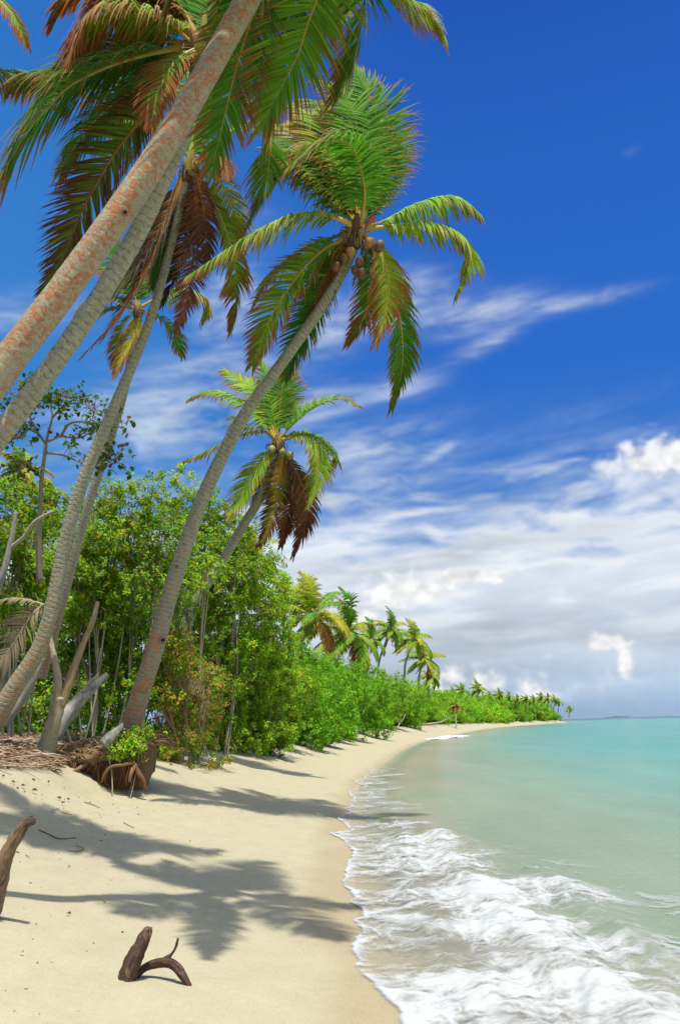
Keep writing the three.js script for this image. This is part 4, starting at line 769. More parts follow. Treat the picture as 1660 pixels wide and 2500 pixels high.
// leaf clusters through the outer part of a row of rounded masses, thinner in places so that gaps stay open
const foliageSeed = 3.7;
function foliage(parent, blobs, pal, origin, r, o = {}) {
  const mats = [[], [], []], cols = [[], [], []], q = new THREE.Quaternion(), m = new THREE.Matrix4(), up = V(0, 1, 0);
  const s0 = (o.scale ?? 1) * 0.82;
  for (const [c, rad, sq] of blobs) {
    const N = Math.round((o.dens ?? 1) * 180 * (rad / s0) ** 2);
    for (let i = 0; i < N; i++) {
      const u = r() * 2 - 1, a = r() * 6.283, k = Math.sqrt(1 - u * u), dir = V(k * Math.cos(a), u, k * Math.sin(a)), depth = 1.08 - 0.55 * Math.pow(r(), 1.6);
      const lump = 1 + 0.32 * noise(dir.x * 2 + c.x, dir.y * 2 + c.y, dir.z * 2 + c.z);
      const p = c.clone().add(V(dir.x, dir.y * (sq ?? 0.85), dir.z).multiplyScalar(rad * depth * lump));
      if (noise(p.x * 0.9 / s0, p.y * 0.9 / s0, p.z * 0.9 / s0) < (o.hole ?? -0.28)) continue;
      if (p.y < groundH(p.x, p.z) + 0.05) continue;
      const n = dir.lerp(up, 0.45).add(V((r() - 0.5) * 0.8, (r() - 0.5) * 0.8, (r() - 0.5) * 0.8)).normalize();
      q.setFromUnitVectors(up, n).multiply(new THREE.Quaternion().setFromAxisAngle(up, r() * 6.28));
      const sc = s0 * (0.55 + 0.85 * r() * r() + 0.2 * r()), v = Math.floor(r() * 3);
      const tn = (0.72 + 0.5 * r()) * (1 + 0.5 * noise(p.x * 0.5 / s0 + foliageSeed, p.y * 0.5 / s0, p.z * 0.5 / s0)); m.compose(p.sub(origin), q, V(sc, sc, sc)); mats[v].push(m.clone()); cols[v].push([tn * (0.9 + 0.3 * r()), tn, tn * 0.95]);
    }
  }
  mats.forEach((list, v) => {
    if (!list.length) return;
    const im = finish(new THREE.InstancedMesh(CL[pal][v], M.leaf, list.length)); im.name = 'foliage';
    list.forEach((x, i) => { im.setMatrixAt(i, x); im.setColorAt(i, new THREE.Color(...cols[v][i])); });
    im.userData.kind = 'stuff'; parent.add(im);
  });
}
function woodTone(r, c = [0.36, 0.31, 0.23]) { const k = 0.7 + 0.5 * r(); return c.map((x) => x * k); }
function stems(parent, blobs, foot, r, o = {}) {
  const gs = [];
  for (const [c, rad] of blobs) {
    const base = V(lerp(foot.x, c.x, 0.35) + (r() - 0.5) * 0.6, 0, lerp(foot.z, c.z, 0.5) + (r() - 0.5) * 0.6); base.y = groundH(base.x, base.z) - 0.1;
    const knee = base.clone().lerp(c, 0.45).add(V((r() - 0.5) * rad * 0.7, -rad * 0.15, (r() - 0.5) * rad * 0.5)), tone = woodTone(r, o.tone), w = (o.w ?? 0.05) * (0.7 + 0.6 * r());
    gs.push(tube([base, knee, c], [w, w * 0.75, w * 0.45], { sides: 6, step: 0.15, bump: (a, s) => 1 + 0.2 * noise(Math.cos(a), s * 3, Math.sin(a)), color: () => tone }));
    for (let i = 0; i < (o.sub ?? 7); i++) {
      const d = V(r() - 0.5, r() * 0.9 - 0.25, r() - 0.35).normalize(), e = c.clone().addScaledVector(d, rad * (0.8 + 0.45 * r())), m1 = c.clone().lerp(e, 0.5).add(V((r() - 0.5) * 0.35, (r() - 0.5) * 0.3, (r() - 0.5) * 0.35)), t2 = woodTone(r, o.tone);
      gs.push(tube([knee.clone().lerp(c, r()), m1, e], [w * 0.5, w * 0.34, w * 0.12], { sides: 5, step: 0.2, color: () => t2 }));
    }
  }
  const m = mesh('branches', mergeGeometries(gs), M.wood, parent); m.position.sub(foot); return m;
}
function shrub(label, pal, list, o = {}) {
  const r = rng(o.seed ?? list[0][0] * 13 + list[0][1]), blobs = list.map(([x, y, d, px, sq]) => [at(x, y, d), px / FOC * d, sq]);
  const hang = [];
  for (const [c, rad] of blobs) { const g = groundH(c.x, c.z), gap = c.y - rad * 0.85 - g; if (o.skirt && gap < 3.2) for (let k = 0; k < 2; k++) { const q = c.clone().add(V((r() - 0.5) * rad * 1.2, 0, (r() - 0.3) * rad * 0.7)); q.y = groundH(q.x, q.z) + rad * (0.35 + 0.25 * r()) + (k ? Math.max(0, gap) * 0.5 : 0); hang.push([q, rad * (0.5 + 0.2 * r()), 0.8]); } }
  const foot = V(0, 0, 0); for (const [c] of blobs) foot.add(c); foot.multiplyScalar(1 / blobs.length); foot.y = groundH(foot.x, foot.z);
  const t = thing(o.name ?? 'shrub', label, o.cat ?? 'shrub', foot, o.group);
  foliage(t, blobs.concat(hang), pal, foot, r, o); stems(t, blobs, foot, r, o); return t;
}
shrub('broad-leaved shrub filling the left edge below the thick trunk', 'grape', [[20, 1230, 24, 70], [60, 1300, 23.5, 80], [-40, 1330, 23, 90], [30, 1400, 23, 85], [110, 1250, 25, 50], [-60, 1480, 22, 90], [20, 1520, 23, 66], [70, 1460, 23.5, 60], [60, 1600, 24, 52], [10, 1640, 24, 50], [110, 1560, 24.5, 40], [85, 1380, 23.5, 55]], { dens: 0.95, hole: -0.18, w: 0.035 });
shrub('dense glossy shrub between the slim curved trunk and the tall leaning palm', 'grape', [[235, 1225, 27, 55], [320, 1245, 27, 66], [410, 1205, 28, 58], [270, 1330, 26.5, 90], [390, 1320, 27, 85], [210, 1400, 26, 80], [330, 1420, 26.5, 90], [235, 1480, 26, 62], [185, 1540, 26.5, 62], [130, 1490, 25, 55], [120, 1400, 25, 55], [150, 1610, 27, 46], [230, 1590, 26.5, 48]], { dens: 1.05, hole: -0.2, w: 0.03, sub: 9 });
shrub('leafy shrub low down left of the tall leaning trunk', 'grape', [[200, 1480, 27.5, 70], [290, 1520, 27, 80], [360, 1560, 27, 75], [270, 1600, 27, 65], [330, 1660, 27, 70], [240, 1690, 29, 50], [390, 1640, 28, 50]], { skirt: true, dens: 1.0 });
shrub('big glossy green shrub right behind the tall leaning trunk', 'grape', [[455, 1440, 30, 46], [500, 1400, 30.5, 40], [430, 1500, 30, 44], [490, 1250, 37, 62], [555, 1320, 37, 72], [470, 1350, 36, 90], [560, 1410, 36.5, 92], [490, 1470, 36, 100], [615, 1385, 40, 62], [650, 1460, 40, 62]], { skirt: true, dens: 1.1, scale: 1.15, hole: -0.25 });
shrub('round green shrub in the middle of the hedge below the dead fronds', 'grape', [[600, 1520, 38, 98], [520, 1570, 36, 90], [655, 1570, 41, 82], [590, 1620, 38, 90], [530, 1660, 36, 80], [650, 1650, 40, 75]], { skirt: true, dens: 1.1, scale: 1.15, hole: -0.25 });
shrub('scrubby shrub with bare twigs and rusty leaves right of the palm foot', 'brown', [[415, 1590, 27, 60], [445, 1650, 27.5, 72], [395, 1690, 27, 55], [490, 1690, 29, 75], [430, 1735, 28, 50], [490, 1750, 30, 48], [395, 1760, 27, 36]], { skirt: true, dens: 0.62, hole: -0.1, sub: 40, w: 0.026, tone: [0.34, 0.24, 0.15] });
shrub('fresh green shrub trailing leaves onto the sand in the middle', 'grape', [[555, 1690, 37, 75], [620, 1700, 40, 75], [690, 1690, 46, 80], [555, 1752, 38, 45], [620, 1765, 42, 45], [680, 1770, 47, 42], [520, 1775, 35, 32]], { skirt: true, dens: 1.0, scale: 1.15, sub: 14, w: 0.03 });
shrub('yellowish green shrub at the edge of the sand below the pale trunked palm', 'light', [[715, 1630, 56, 66], [770, 1660, 58, 66], [720, 1710, 52, 78], [780, 1720, 58, 62], [660, 1640, 52, 56], [725, 1775, 53, 38], [780, 1768, 59, 32]], { skirt: true, dens: 1.05, scale: 1.15 });
shrub('light green hedge shrub bulging toward the water past the pale trunked palm', 'light', [[840, 1665, 78, 60], [850, 1710, 76, 62], [900, 1700, 90, 50], [810, 1690, 68, 66], [830, 1752, 72, 34], [880, 1748, 92, 30]], { skirt: true, dens: 1.05, scale: 1.55 });
shrub('olive green hedge shrub below the three slender palms', 'olive', [[950, 1695, 125, 52], [995, 1705, 140, 44], [935, 1735, 118, 38], [905, 1655, 120, 36], [985, 1745, 140, 24]], { skirt: true, dens: 1.0, scale: 2.3 });
shrub('tangled shrubs closing the gap behind the slim curved trunk', 'grape', [[60, 1420, 36, 110], [180, 1430, 37, 110], [300, 1480, 38, 120], [120, 1560, 35, 95], [430, 1440, 41, 110], [230, 1320, 40, 70], [80, 1300, 40, 60], [20, 1600, 34, 80], [40, 1720, 30, 45], [110, 1725, 30, 36], [180, 1725, 30, 40], [250, 1720, 30, 40], [60, 1690, 36, 70], [170, 1680, 38, 70], [210, 1590, 37, 80]], { skirt: true, dens: 0.95, scale: 1.4, hole: -0.28 });
// leafy sprigs over the root mound
shrub('little bright green sprig growing on the root mound', 'grape', [[298, 1822, 19.2, 24], [330, 1832, 19.2, 20], [268, 1845, 19.1, 12], [345, 1800, 19.4, 22]], { dens: 1.6, scale: 0.62, hole: -0.5, w: 0.014, sub: 3, name: 'seedling', cat: 'plant' });

// the far thicket along the curve of the shore: too many bushes to count
{
  const r = rng(900), t = thing('coastal_thicket', 'continuous green thicket following the curve of the shore to the headland', 'thicket', V(0, 0, 0)); t.userData.kind = 'stuff';
  const sets = { light: [], olive: [], grape: [] };
  for (let i = 0; i < 560; i++) {
    const f = i / 560, d = 84 * Math.pow(505 / 84, f) * (0.97 + 0.06 * r()), back = Math.pow(r(), 1.3) * (10 + d * 0.05), p = lerp(8.6, 6.2, sstep(170, 330, d)) + back, s = clamp(d / 40, 1.5, 9);
    const k = shoreX(d + 0.5) - shoreX(d - 0.5), nl = Math.sqrt(1 + k * k), x = shoreX(d) - p / nl, z = -(d + p * k / nl), h = (0.7 + Math.min(back, 9) * 0.52) * (0.8 + 0.4 * r()) * lerp(1, 0.8, f), rad = clamp(1.1 + back * 0.22, 1.1, 2.6) * (0.8 + 0.4 * r());
    sets[r() < 0.55 ? 'light' : r() < 0.85 ? 'olive' : 'grape'].push([V(x, groundH(x, z) + h, z), rad * (1 + d / 500), 0.8, s]);
  }
  for (const [pal, list] of Object.entries(sets)) for (const [lo, hi] of [[1.5, 3], [3, 6], [6, 10]]) {
    const b = list.filter((q) => q[3] >= lo && q[3] < hi); if (b.length) foliage(t, b, pal, V(0, 0, 0), r, { scale: (lo + Math.min(hi, 9)) / 3.2, dens: 1.5, hole: -0.4 });
  }
}

// the open-crowned tree at the left
{
  const r = rng(777), foot = at(98, 1420, 21.5), t = thing('tree', 'thin grey tree with an open airy crown of small round leaves against the sky', 'tree', foot), D = 21.5;
  const add = (o) => { o.position.sub(foot); return o; }, tone = [0.24, 0.19, 0.14];
  add(mesh('trunk', tube(pixPath([98, 1420, 96, 1330, 99, 1240, 103, 1170, 110, 1110, 113, 1085], D, D), radii([18, 15, 13, 11, 10, 9], D), { sides: 8, step: 0.1, bump: (a, s) => 1 + 0.15 * noise(Math.cos(a), s * 3, Math.sin(a)), color: () => tone }), M.wood, t));
  const br = [[113, 1085, 95, 1060, 70, 1045, 40, 1010], [113, 1085, 118, 1060, 128, 1020, 125, 985, 110, 960], [118, 1078, 150, 1065, 190, 1070, 215, 1060, 245, 1035], [110, 1105, 150, 1110, 200, 1130, 235, 1140], [128, 1020, 160, 990, 200, 985, 232, 1000], [70, 1045, 50, 1070, 20, 1060], [150, 1065, 170, 1035, 215, 1030, 270, 1040, 300, 1045], [95, 1060, 75, 1020, 60, 985, 30, 965], [125, 985, 150, 965, 180, 975], [200, 1130, 255, 1125, 285, 1120], [103, 1170, 80, 1140, 50, 1130], [125, 985, 90, 935, 55, 940]];
  const gs = [], tips = [];
  br.forEach((p, i) => {
    const pts = pixPath(p, D, D + (r() - 0.5) * 1.6); gs.push(tube(pts, [0.036, 0.026, 0.016, 0.007], { sides: 6, step: 0.1, color: () => tone }));
    for (let k = 0; k < 26; k++) { const q = pts[Math.max(0, Math.floor(pts.length * (0.35 + 0.64 * r())))].clone().lerp(pts[pts.length - 1], r() * 0.8), e = q.clone().add(V((r() - 0.5) * 0.85, (r() - 0.42) * 0.6, (r() - 0.5) * 0.7)); gs.push(tube([q, q.clone().lerp(e, 0.5).add(V(0, 0.05, 0)), e], [0.007, 0.004], { sides: 4, segs: 3, color: () => tone })); tips.push(e); }
  });
  add(mesh('branches', mergeGeometries(gs), M.wood, t));
  const kinds = [[0.05, 0.16, 0.014], [0.07, 0.19, 0.018], [0.035, 0.11, 0.012], [0.11, 0.2, 0.02], [0.16, 0.085, 0.02]].map((c) => { const g = leafGeo(0.135, 0.10); g.setAttribute('color', new THREE.Float32BufferAttribute(Array.from({ length: 7 }, () => c).flat(), 3)); return g; });
  const rest = [];
  tips.forEach((e, i) => {
    for (let k = 0; k < 3; k++) {
      const p = e.clone().add(V((r() - 0.5) * 0.2, (r() - 0.5) * 0.16, (r() - 0.5) * 0.2)).sub(foot), eu = new THREE.Euler(r() * 1.6 - 0.3, r() * 6.28, (r() - 0.5) * 1.4, 'YXZ'), s = 0.75 + 0.5 * r(), g = kinds[Math.floor(r() * 5)];
      if (k === 0 && i < 290) { const m = mesh('leaf', g, M.leaf, t); m.position.copy(p); m.rotation.copy(eu); m.scale.setScalar(s); }
      else rest.push(g.clone().applyMatrix4(new THREE.Matrix4().compose(p, new THREE.Quaternion().setFromEuler(eu), V(s, s, s))));
    }
  });
  const m = mesh('foliage', mergeGeometries(rest), M.leaf, t); m.userData.kind = 'stuff';
}

// ---------------------------------------------------------------- dead wood
function woodTube(pts, w, tones, o = {}) {   // weathered wood: furrowed along its length, ragged at the ends
  return tube(pts, w, { sides: o.sides ?? 22, step: o.step ?? 0.012, dome: o.dome ?? 0.3, flat: o.flat ?? 1,
    bump: (a, s, t) => 1 + 0.22 * noise(Math.cos(a) * 2.4 + (o.k ?? 0), s * (o.f ?? 5) * 1.6, Math.sin(a) * 2.4) + 0.17 * noise(Math.cos(a) * 5, s * (o.f ?? 5) * 0.9, Math.sin(a) * 5 + 3) + 0.07 * noise(Math.cos(a) * 9, s * (o.f ?? 5) * 5, Math.sin(a) * 9) - (o.groove ?? 0) * Math.exp(-(((a - (o.ga ?? 4.2)) / 0.34) ** 2)) * sstep(0.08, 0.3, t) * sstep(1.0, 0.8, t) + 0.75 * sstep(0.9, 1, t) * noise(Math.cos(a) * 2.2, Math.sin(a) * 2.2, (o.k ?? 0) + 0.5),
    color: (t, a) => { const n = fbm(Math.cos(a) * 3 + (o.k ?? 0), t * 7, Math.sin(a) * 3, 3), b = fbm(Math.cos(a) * 9, t * 9, Math.sin(a) * 9 + 2, 2); return mix3(mix3(tones[0], tones[1], clamp(0.5 + 1.5 * n)), tones[2], sstep(0.12, 0.4, b + (o.end ?? 0) * sstep(0.75, 1, t))); } });
}
M.drift = new THREE.MeshStandardMaterial({ vertexColors: true, roughness: 0.5, bumpMap: barkBump, bumpScale: 0.006 });
{
  const foot = onGround(318, 2392), D = foot.clone().sub(camera.position).dot(ray(830, 1250)) , t = thing('driftwood', 'dark forked piece of driftwood sticking up alone from the open sand', 'driftwood', foot);
  const P = (p, w, tn, o) => { const pts = []; for (let i = 0; i < p.length; i += 3) pts.push(at(p[i], p[i + 1], D + p[i + 2])); const g = woodTube(pts, w.map((x) => x / 2 / FOC * D), tn, o); return g; };
  const tones = [[0.030, 0.012, 0.007], [0.085, 0.034, 0.015], [0.19, 0.12, 0.065]];
  const st = mesh('stump', P([303, 2425, 0.02, 309, 2394, 0, 317, 2370, 0, 326, 2348, 0.01, 338, 2323, 0.02, 350, 2297, 0.03, 358, 2280, 0.04, 364, 2266, 0.04], [50, 45, 42, 40, 39, 36, 31, 19], tones, { groove: 0.55, ga: 4.9, end: 0.2, k: 2, f: 9 }), M.drift, t); st.position.sub(foot);
  const sp = mesh('splinter', P([357, 2330, 0.0, 366, 2310, 0.0, 375, 2292, 0.01, 381, 2279, 0.01, 385, 2268, 0.01], [15, 21, 19, 15, 8], tones, { sides: 14, k: 7, f: 12 }), M.drift, st); 
  sp.position.sub(foot);
  const arm = mesh('arm', P([330, 2385, 0.06, 352, 2364, 0.09, 385, 2352, 0.10, 412, 2350, 0.08, 432, 2362, 0.05, 448, 2384, 0.02, 464, 2410, 0.0], [19, 20, 20, 22, 22, 20, 13], tones, { k: 11 }), M.drift, t); arm.position.sub(foot);
  mesh('twig', P([398, 2346, 0.1, 414, 2335, 0.1, 425, 2322, 0.1, 431, 2308, 0.1, 434, 2296, 0.1, 435, 2291, 0.1], [15, 13, 7, 6, 7, 5], tones, { sides: 10, k: 15 }), M.drift, arm);
}
{
  const D = 7.6, pts = [[-60, 2330, D], [-18, 2210, D], [6, 2120, D], [22, 2075, D], [48, 2035, D], [66, 2012, D], [84, 2004, D]].map(([x, y, d]) => at(x, y, d)), foot = V(pts[0].x, groundH(pts[0].x, pts[0].z), pts[0].z);
  const t = thing('driftwood', 'gnarled driftwood limb reaching into the picture from the left edge over the sand', 'driftwood', foot);
  const limb = mesh('limb', woodTube(pts, [64, 56, 52, 46, 36, 31, 20].map((x) => x / 2 / FOC * D), [[0.13, 0.075, 0.035], [0.27, 0.18, 0.09], [0.05, 0.022, 0.012]], { k: 21, f: 3.5, groove: 0.25, ga: 4.0, end: 0.5 }), M.drift, t); limb.position.sub(foot);
  mesh('snag', woodTube([[2, 2160, D - 0.08], [10, 2150, D - 0.09], [18, 2136, D - 0.1]].map(([x, y, d]) => at(x, y, d)), [0.018, 0.012, 0.003], [[0.06, 0.03, 0.015], [0.1, 0.05, 0.02], [0.1, 0.05, 0.02]], { sides: 7 }), M.drift, limb);
  mesh('snag', woodTube([[30, 2062, D - 0.02], [26, 2044, D], [33, 2040, D]].map(([x, y, d]) => at(x, y, d)), [0.03, 0.025, 0.01], [[0.1, 0.05, 0.025], [0.16, 0.1, 0.05], [0.1, 0.05, 0.02]], { sides: 8 }), M.drift, limb);
}
function lying(name, label, cat, p, w, tones, o = {}) {
  const pts = []; for (let i = 0; i < p.length; i += 2) { const q = onGround(p[i], p[i + 1]); q.y += (o.lift ?? 0.01) + w[0] * 0.5; pts.push(q); }
  const foot = pts[0].clone(), m = mesh(name, woodTube(pts.map((q) => q.sub(foot)), w, tones, { sides: 7, step: 0.04, f: 3, ...o }), M.drift); m.position.copy(foot); tag(m, label, cat, o.group); return m;
}
const TW = [[0.16, 0.07, 0.03], [0.26, 0.13, 0.06], [0.10, 0.05, 0.025]], RU = [[0.42, 0.20, 0.06], [0.5, 0.28, 0.1], [0.3, 0.14, 0.05]];
lying('twig', 'thin bent twig on the shaded sand just right of the driftwood limb', 'twig', [95, 2028, 122, 2040, 144, 2050, 186, 2048], [0.008, 0.009, 0.009, 0.007], TW);
lying('twig', 'rusty hooked stem lying on the sand below the thin bent twig', 'twig', [166, 2079, 180, 2080, 198, 2078, 205, 2073, 186, 2066], [0.006, 0.007, 0.007, 0.005], RU);
lying('twig', 'faint orange stem on the sand above the tip of the driftwood limb', 'twig', [137, 1978, 143, 1976, 152, 1985, 176, 1991], [0.006, 0.008, 0.007, 0.005], RU);
lying('twig', 'long thin twig lying across the edge of the shade, further up the sand', 'twig', [206, 1960, 225, 1966, 244, 1974], [0.007, 0.008, 0.005], TW);
lying('twig', 'short slanting twig on the sand below the root mound', 'twig', [302, 2010, 316, 2018, 328, 2023], [0.006, 0.007, 0.005], TW);
lying('branch', 'pale bare branch poking out over the sand right of the root mound', 'branch', [395, 1820, 425, 1827, 452, 1836, 473, 1842], [0.045, 0.05, 0.05, 0.055], [[0.26, 0.18, 0.10], [0.36, 0.26, 0.15], [0.16, 0.10, 0.05]], { lift: 0.12, sides: 9 });
lying('branch', 'thin dark twig drooping from the shrubs to the sand', 'branch', [478, 1812, 485, 1828, 495, 1838, 505, 1847], [0.015, 0.015, 0.012, 0.008], TW, { lift: 0.15 });
// broad leaves hanging or lying on the sand by the shrubs
{
  const r = rng(55), leafG = leafGeo(0.15, 0.12), c = [0.05, 0.06, 0.016]; leafG.setAttribute('color', new THREE.Float32BufferAttribute(Array.from({ length: 7 }, () => c).flat(), 3));
  const brownG = leafGeo(0.13, 0.08, 0.5); brownG.setAttribute('color', new THREE.Float32BufferAttribute(Array.from({ length: 7 }, () => [0.17, 0.06, 0.025]).flat(), 3));
  const one = (x, y, g, s, label, group, lift = 0.03) => { const q = onGround(x, y, lift), m = mesh('fallen_leaf', g, M.leaf); m.position.copy(q); m.rotation.set((r() - 0.5) * 1.2, r() * 6.28, (r() - 0.5) * 1.2); m.scale.setScalar(s); tag(m, label, 'leaf', group); };
  for (const [x, y, w] of [[454, 1818, 'left'], [459, 1815, 'left'], [465, 1822, 'left'], [548, 1810, 'right'], [555, 1818, 'right'], [558, 1824, 'right'], [513, 1845, 'lower'], [520, 1842, 'lower']]) one(x, y, leafG, 1.5, `dark broad leaf in the ${w} bunch hanging low over the sand`, `broad leaves in the ${w} bunch over the sand`, 0.1);
  for (const [x, y] of [[52, 1918], [48, 1925], [28, 1908], [88, 1905], [118, 1912], [78, 1930], [14, 1895], [164, 1952], [40, 1962], [152, 1962], [434, 1868], [422, 1868], [364, 1862], [140, 1948]]) one(x, y, brownG, 0.42 + 0.4 * r(), 'small curled brown leaf lying on the upper sand', 'dead leaves on the sand');
  one(165, 2230, brownG, 0.4, 'tiny dark scrap lying alone on the sunlit sand', null);
}
// trunks and logs among the shrubs at the left
{
  const grey = [[0.30, 0.26, 0.17], [0.42, 0.37, 0.25], [0.20, 0.15, 0.08]], r = rng(66);
  const stand = (name, label, cat, parts) => {
    const foot = at(...parts[0][1].slice(0, 3)), t = thing(name, label, cat, foot);
    parts.forEach(([n, p, w, tn]) => { const pts = []; for (let i = 0; i < p.length; i += 3) pts.push(at(p[i], p[i + 1], p[i + 2])); const m = mesh(n, woodTube(pts, radii(w, p[2]), tn ?? grey, { step: 0.05, sides: 14, f: 1.2, k: p[0] }), M.drift, t); m.position.sub(foot); });
    return t;
  };
  stand('tree', 'pale forked tree trunk standing in the litter left of the root mound', 'tree', [['trunk', [112, 1835, 19, 122, 1800, 19, 135, 1750, 19, 143, 1700, 19], [46, 38, 34, 32]], ['limb', [140, 1715, 19, 143, 1670, 19, 138, 1630, 19, 128, 1585, 19.1, 120, 1550, 19.2], [24, 20, 17, 15, 12]], ['limb', [148, 1725, 19, 168, 1670, 19.1, 185, 1620, 19.2, 205, 1570, 19.4, 226, 1520, 19.6, 240, 1470, 19.8], [22, 22, 18, 15, 13, 9], [[0.27, 0.19, 0.1], [0.36, 0.26, 0.14], [0.18, 0.12, 0.06]]]]);
  stand('fallen_log', 'grey weathered log leaning out of the litter right of the pale forked trunk', 'log', [['stem', [130, 1800, 19.8, 165, 1745, 20, 200, 1705, 20.2, 235, 1672, 20.4, 262, 1645, 20.6], [40, 38, 32, 22, 10], [[0.27, 0.26, 0.23], [0.44, 0.42, 0.37], [0.10, 0.09, 0.08]]], ['branch', [205, 1690, 20.2, 222, 1665, 20.2, 240, 1650, 20.2], [14, 12, 8], [[0.27, 0.26, 0.23], [0.44, 0.42, 0.37], [0.10, 0.09, 0.08]]]]);
  stand('fallen_log', 'leaning grey trunk close behind the slim palm at the left edge', 'log', [['stem', [5, 1770, 21, 45, 1710, 21.2, 75, 1660, 21.4, 100, 1605, 21.6], [34, 32, 28, 20], [[0.27, 0.25, 0.21], [0.40, 0.38, 0.32], [0.12, 0.1, 0.08]]]]);
  stand('fallen_log', 'short charred grey log lying on top of the root mound', 'log', [['stem', [252, 1818, 19.0, 272, 1798, 19.1, 292, 1778, 19.2, 300, 1768, 19.3], [24, 26, 18, 9], [[0.10, 0.10, 0.09], [0.38, 0.37, 0.34], [0.04, 0.035, 0.03]]]]);
  stand('fallen_log', 'long fallen trunk reaching over the distant sand from the hedge', 'log', [['stem', [1020, 1767, 150, 1050, 1767, 150, 1080, 1761, 150, 1104, 1748, 150], [4, 4, 3.4, 2.4], [[0.26, 0.21, 0.15], [0.36, 0.31, 0.24], [0.2, 0.15, 0.1]]]]);
  stand('tree', 'bare grey stems leaning up at the far left edge among leaves', 'tree', [['trunk', [-10, 1460, 20.5, 10, 1395, 20.5, 28, 1320, 20.6, 40, 1250, 20.7], [17, 15, 13, 9], [[0.24, 0.22, 0.19], [0.36, 0.34, 0.3], [0.15, 0.12, 0.1]]], ['limb', [24, 1340, 20.6, 60, 1310, 20.5, 85, 1275, 20.4, 130, 1248, 20.4], [10, 9, 9, 6], [[0.34, 0.30, 0.22], [0.42, 0.38, 0.3], [0.15, 0.12, 0.1]]]]);
}
// a dead frond caught in the shrubs
{
  const r = rng(88), foot = at(108, 1480, 18.9), t = thing('dead_palm_frond', 'dry straw-coloured palm frond caught in the shrubs beside the slim trunk', 'dead frond', foot);
  COL.s = [0.36, 0.29, 0.17]; RIBC.s = [0.40, 0.33, 0.2]; COL.t = [0.28, 0.22, 0.13];
  const f = frond(t, pixPath([108, 1476, 80, 1500, 50, 1545, 20, 1590, -20, 1640], 18.9, 18.6), { n: 22, L: 0.36, c: 's', c2: 't', tc: 't', g: 0.35, up: camUp(0.8), w: 0.3, t0: 0.02, tip: 0.5 }, r); f.position.sub(foot);
  const f2 = frond(t, pixPath([108, 1476, 70, 1465, 30, 1460, -20, 1470], 18.9, 18.7), { n: 16, L: 0.26, c: 's', c2: 't', tc: 't', g: 0.8, up: camUp(0.3), w: 0.28, t0: 0.02, tip: 0.5 }, r); f2.position.sub(foot);
}
// dry litter of sticks and frond stems on the bank
{
  const r = rng(99), stick = (k) => { const c = [[0.30, 0.20, 0.12], [0.42, 0.34, 0.24], [0.17, 0.09, 0.05]][k]; return tube([V(-0.5, 0, 0), V(-0.1, 0.03, 0.02), V(0.25, -0.01, 0.03), V(0.5, 0.02, -0.02)], [0.010, 0.016, 0.014, 0.005], { sides: 5, segs: 6, color: () => c }); };
  const gs = [stick(0), stick(1), stick(2)], lists = [[], [], []];
  for (let i = 0; i < 5200; i++) {
    const d = 13 + r() * 17, p = 6.0 + Math.pow(r(), 1.4) * 7, x = shoreX(d) - p + fbm(d * 0.5, 3, 0, 2) * 0.8, z = -d;
    const s = 0.2 + 0.9 * r() * r(), m = new THREE.Matrix4().compose(V(x, groundH(x, z) + 0.02 + r() * 0.13, z), new THREE.Quaternion().setFromEuler(new THREE.Euler(0, (r() - 0.5) * 2.2 + (r() < 0.5 ? 0.3 : 3.4), (r() - 0.5) * 0.35)), V(s, 0.7 + r() * 0.9, 0.7 + r() * 0.9)); lists[Math.floor(r() * 3)].push(m);
  }
  const t = thing('dry_litter', 'bank covered in dry sticks and broken frond stems behind the sand at the left', 'litter', V(0, 0, 0)); t.userData.kind = 'stuff';
  lists.forEach((l, k) => { const im = finish(new THREE.InstancedMesh(gs[k], M.wood, l.length)); im.name = 'sticks'; l.forEach((m, i) => im.setMatrixAt(i, m)); im.userData.kind = 'stuff'; t.add(im); });
  // some larger stems that can be told apart
  const big = [[10, 1768, 95, 1782], [30, 1800, 120, 1795], [165, 1768, 245, 1785], [150, 1800, 235, 1808], [60, 1822, 150, 1830], [185, 1788, 255, 1776], [0, 1790, 60, 1800]];
  big.forEach(([a, b, c, e], i) => lying('dry_stem', 'long dry frond stem lying in the litter on the bank', 'dry stem', [a, b, (a + c) / 2, (b + e) / 2 - 3, c, e], [0.03, 0.035, 0.02], i % 2 ? TW : [[0.34, 0.26, 0.17], [0.46, 0.38, 0.27], [0.2, 0.14, 0.08]], { group: 'long dry stems in the litter', lift: 0.1 }));
}
// grass in the gap behind
{
  const r = rng(123), pos = [], col = [], idx = [];
  for (let i = 0; i < 9000; i++) {
    const d = 19 + r() * 14, p = 8.5 + r() * 9, x = shoreX(d) - p, z = -d; if (noise(x * 0.8, 2, z * 0.6) < -0.05) continue;
    const y = groundH(x, z), h = 0.12 + r() * 0.25, a = r() * 6.28, w = 0.008, k = pos.length / 3, lx = (r() - 0.5) * 0.15, lz = (r() - 0.5) * 0.15, c = r() < 0.3 ? [0.22, 0.19, 0.05] : [0.09, 0.20, 0.02];
    pos.push(x - Math.cos(a) * w, y, z - Math.sin(a) * w, x + Math.cos(a) * w, y, z + Math.sin(a) * w, x + lx, y + h, z + lz); for (let j = 0; j < 3; j++) col.push(...c); idx.push(k, k + 1, k + 2);
  }
  tag(mesh('grass', toGeo({ pos, col, idx }), M.leaf), 'short grass in the clearing behind the litter bank', 'grass', null, 'stuff');
}
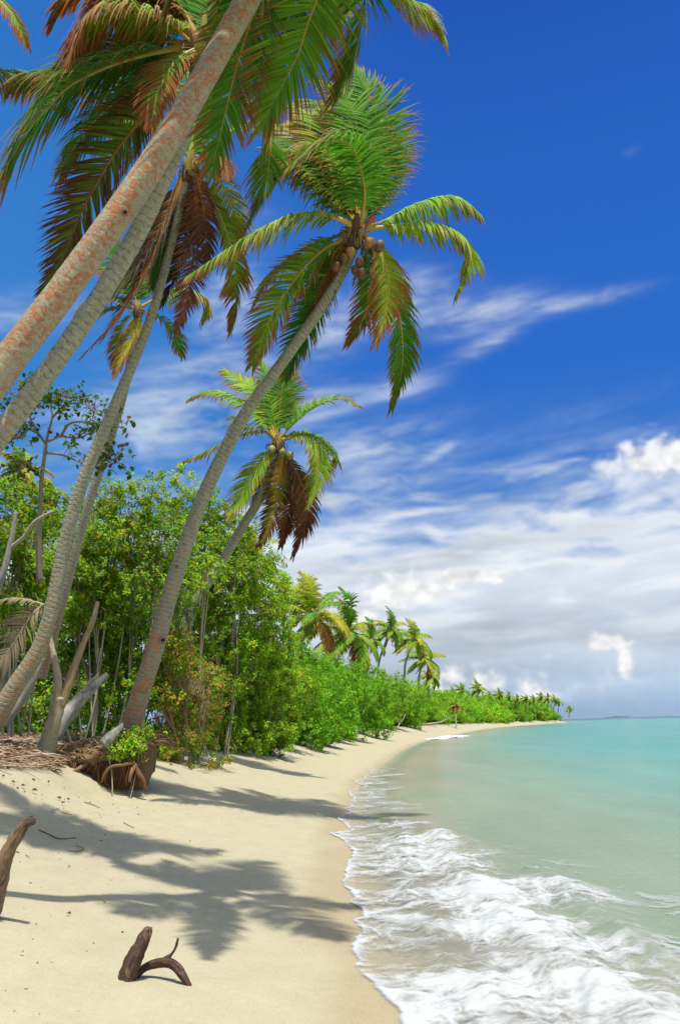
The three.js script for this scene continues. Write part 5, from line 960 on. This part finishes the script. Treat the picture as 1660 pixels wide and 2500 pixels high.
// a low islet on the horizon
{
  const pos = [], idx = [], c = at(1508, 1749, 4200), n = 24;
  for (let i = 0; i <= n; i++) for (let j = 0; j <= 6; j++) { const u = i / n * 2 - 1, v = j / 6 * 2 - 1, h = Math.max(0, (1 - u * u) * (1 - v * v)) ** 0.6 * 9 * (0.8 + 0.5 * fbm(u * 4, v, 3, 3)); pos.push(c.x + u * 62, h - 0.5, c.z + v * 60); }
  for (let i = 0; i < n; i++) for (let j = 0; j < 6; j++) { const a = i * 7 + j, b = a + 1, k = a + 7, e = k + 1; idx.push(a, b, k, b, e, k); }
  const m = mesh('island', toGeo({ pos, idx }), new THREE.MeshStandardMaterial({ color: new THREE.Color(0.05, 0.11, 0.13), roughness: 1 }));
  m.userData = { kind: 'structure', label: 'tiny low islet on the horizon at the right' };
}

// a little wave breaking on the far sand, and the wet bits on the upper beach
{
  const line = [[1018, 1806], [1045, 1806], [1075, 1804], [1105, 1801], [1145, 1797]].map(([x, y]) => { const q = ray(x, y); return q.multiplyScalar((0.02 - EYE) / q.y).add(camera.position); });
  const g = tube(line, [0.15, 0.6, 0.9, 0.7, 0.15], { sides: 10, step: 1.2, flat: 1, bump: (a, s) => 0.8 + 0.6 * noise(Math.cos(a) * 2, s * 0.35, Math.sin(a) * 2) });
  const P = g.attributes.position; for (let i = 0; i < P.count; i++) P.setY(i, 0.03 + (P.getY(i) - 0.02) * 0.45); g.computeVertexNormals();
  tag(mesh('breaking_wave', g, new THREE.MeshStandardMaterial({ color: new THREE.Color(0.56, 0.58, 0.6), roughness: 0.7 })), 'small white wave breaking at the distant edge of the sand', 'wave');
  const r = rng(314), bits = [], c0 = [[0.16, 0.07, 0.03], [0.30, 0.2, 0.1], [0.42, 0.36, 0.24]].map((c) => { const b = new THREE.TetrahedronGeometry(0.014, 1); b.setAttribute('color', new THREE.Float32BufferAttribute(Array.from({ length: b.attributes.position.count }, () => c).flat(), 3)); return b; });
  for (let i = 0; i < 520; i++) { const d = 5.5 + r() * 15, p = 2.2 + r() * 3.6, x = shoreX(d) - p, z = -d; if (r() < 0.55 && p < 3.6) continue; const s = 0.25 + r() * r() * 1.3; bits.push(c0[Math.floor(r() * 3)].clone().applyMatrix4(new THREE.Matrix4().compose(V(x, groundH(x, z) + 0.004, z), new THREE.Quaternion().setFromEuler(new THREE.Euler(r() * 6, r() * 6, r() * 6)), V(s * 1.8, s * 0.8, s)))); }
  tag(mesh('beach_scraps', mergeGeometries(bits), M.wood), 'fine scraps of bark and shell strewn over the dry sand', 'scraps', null, 'stuff');
}
renderer.render(scene, camera);
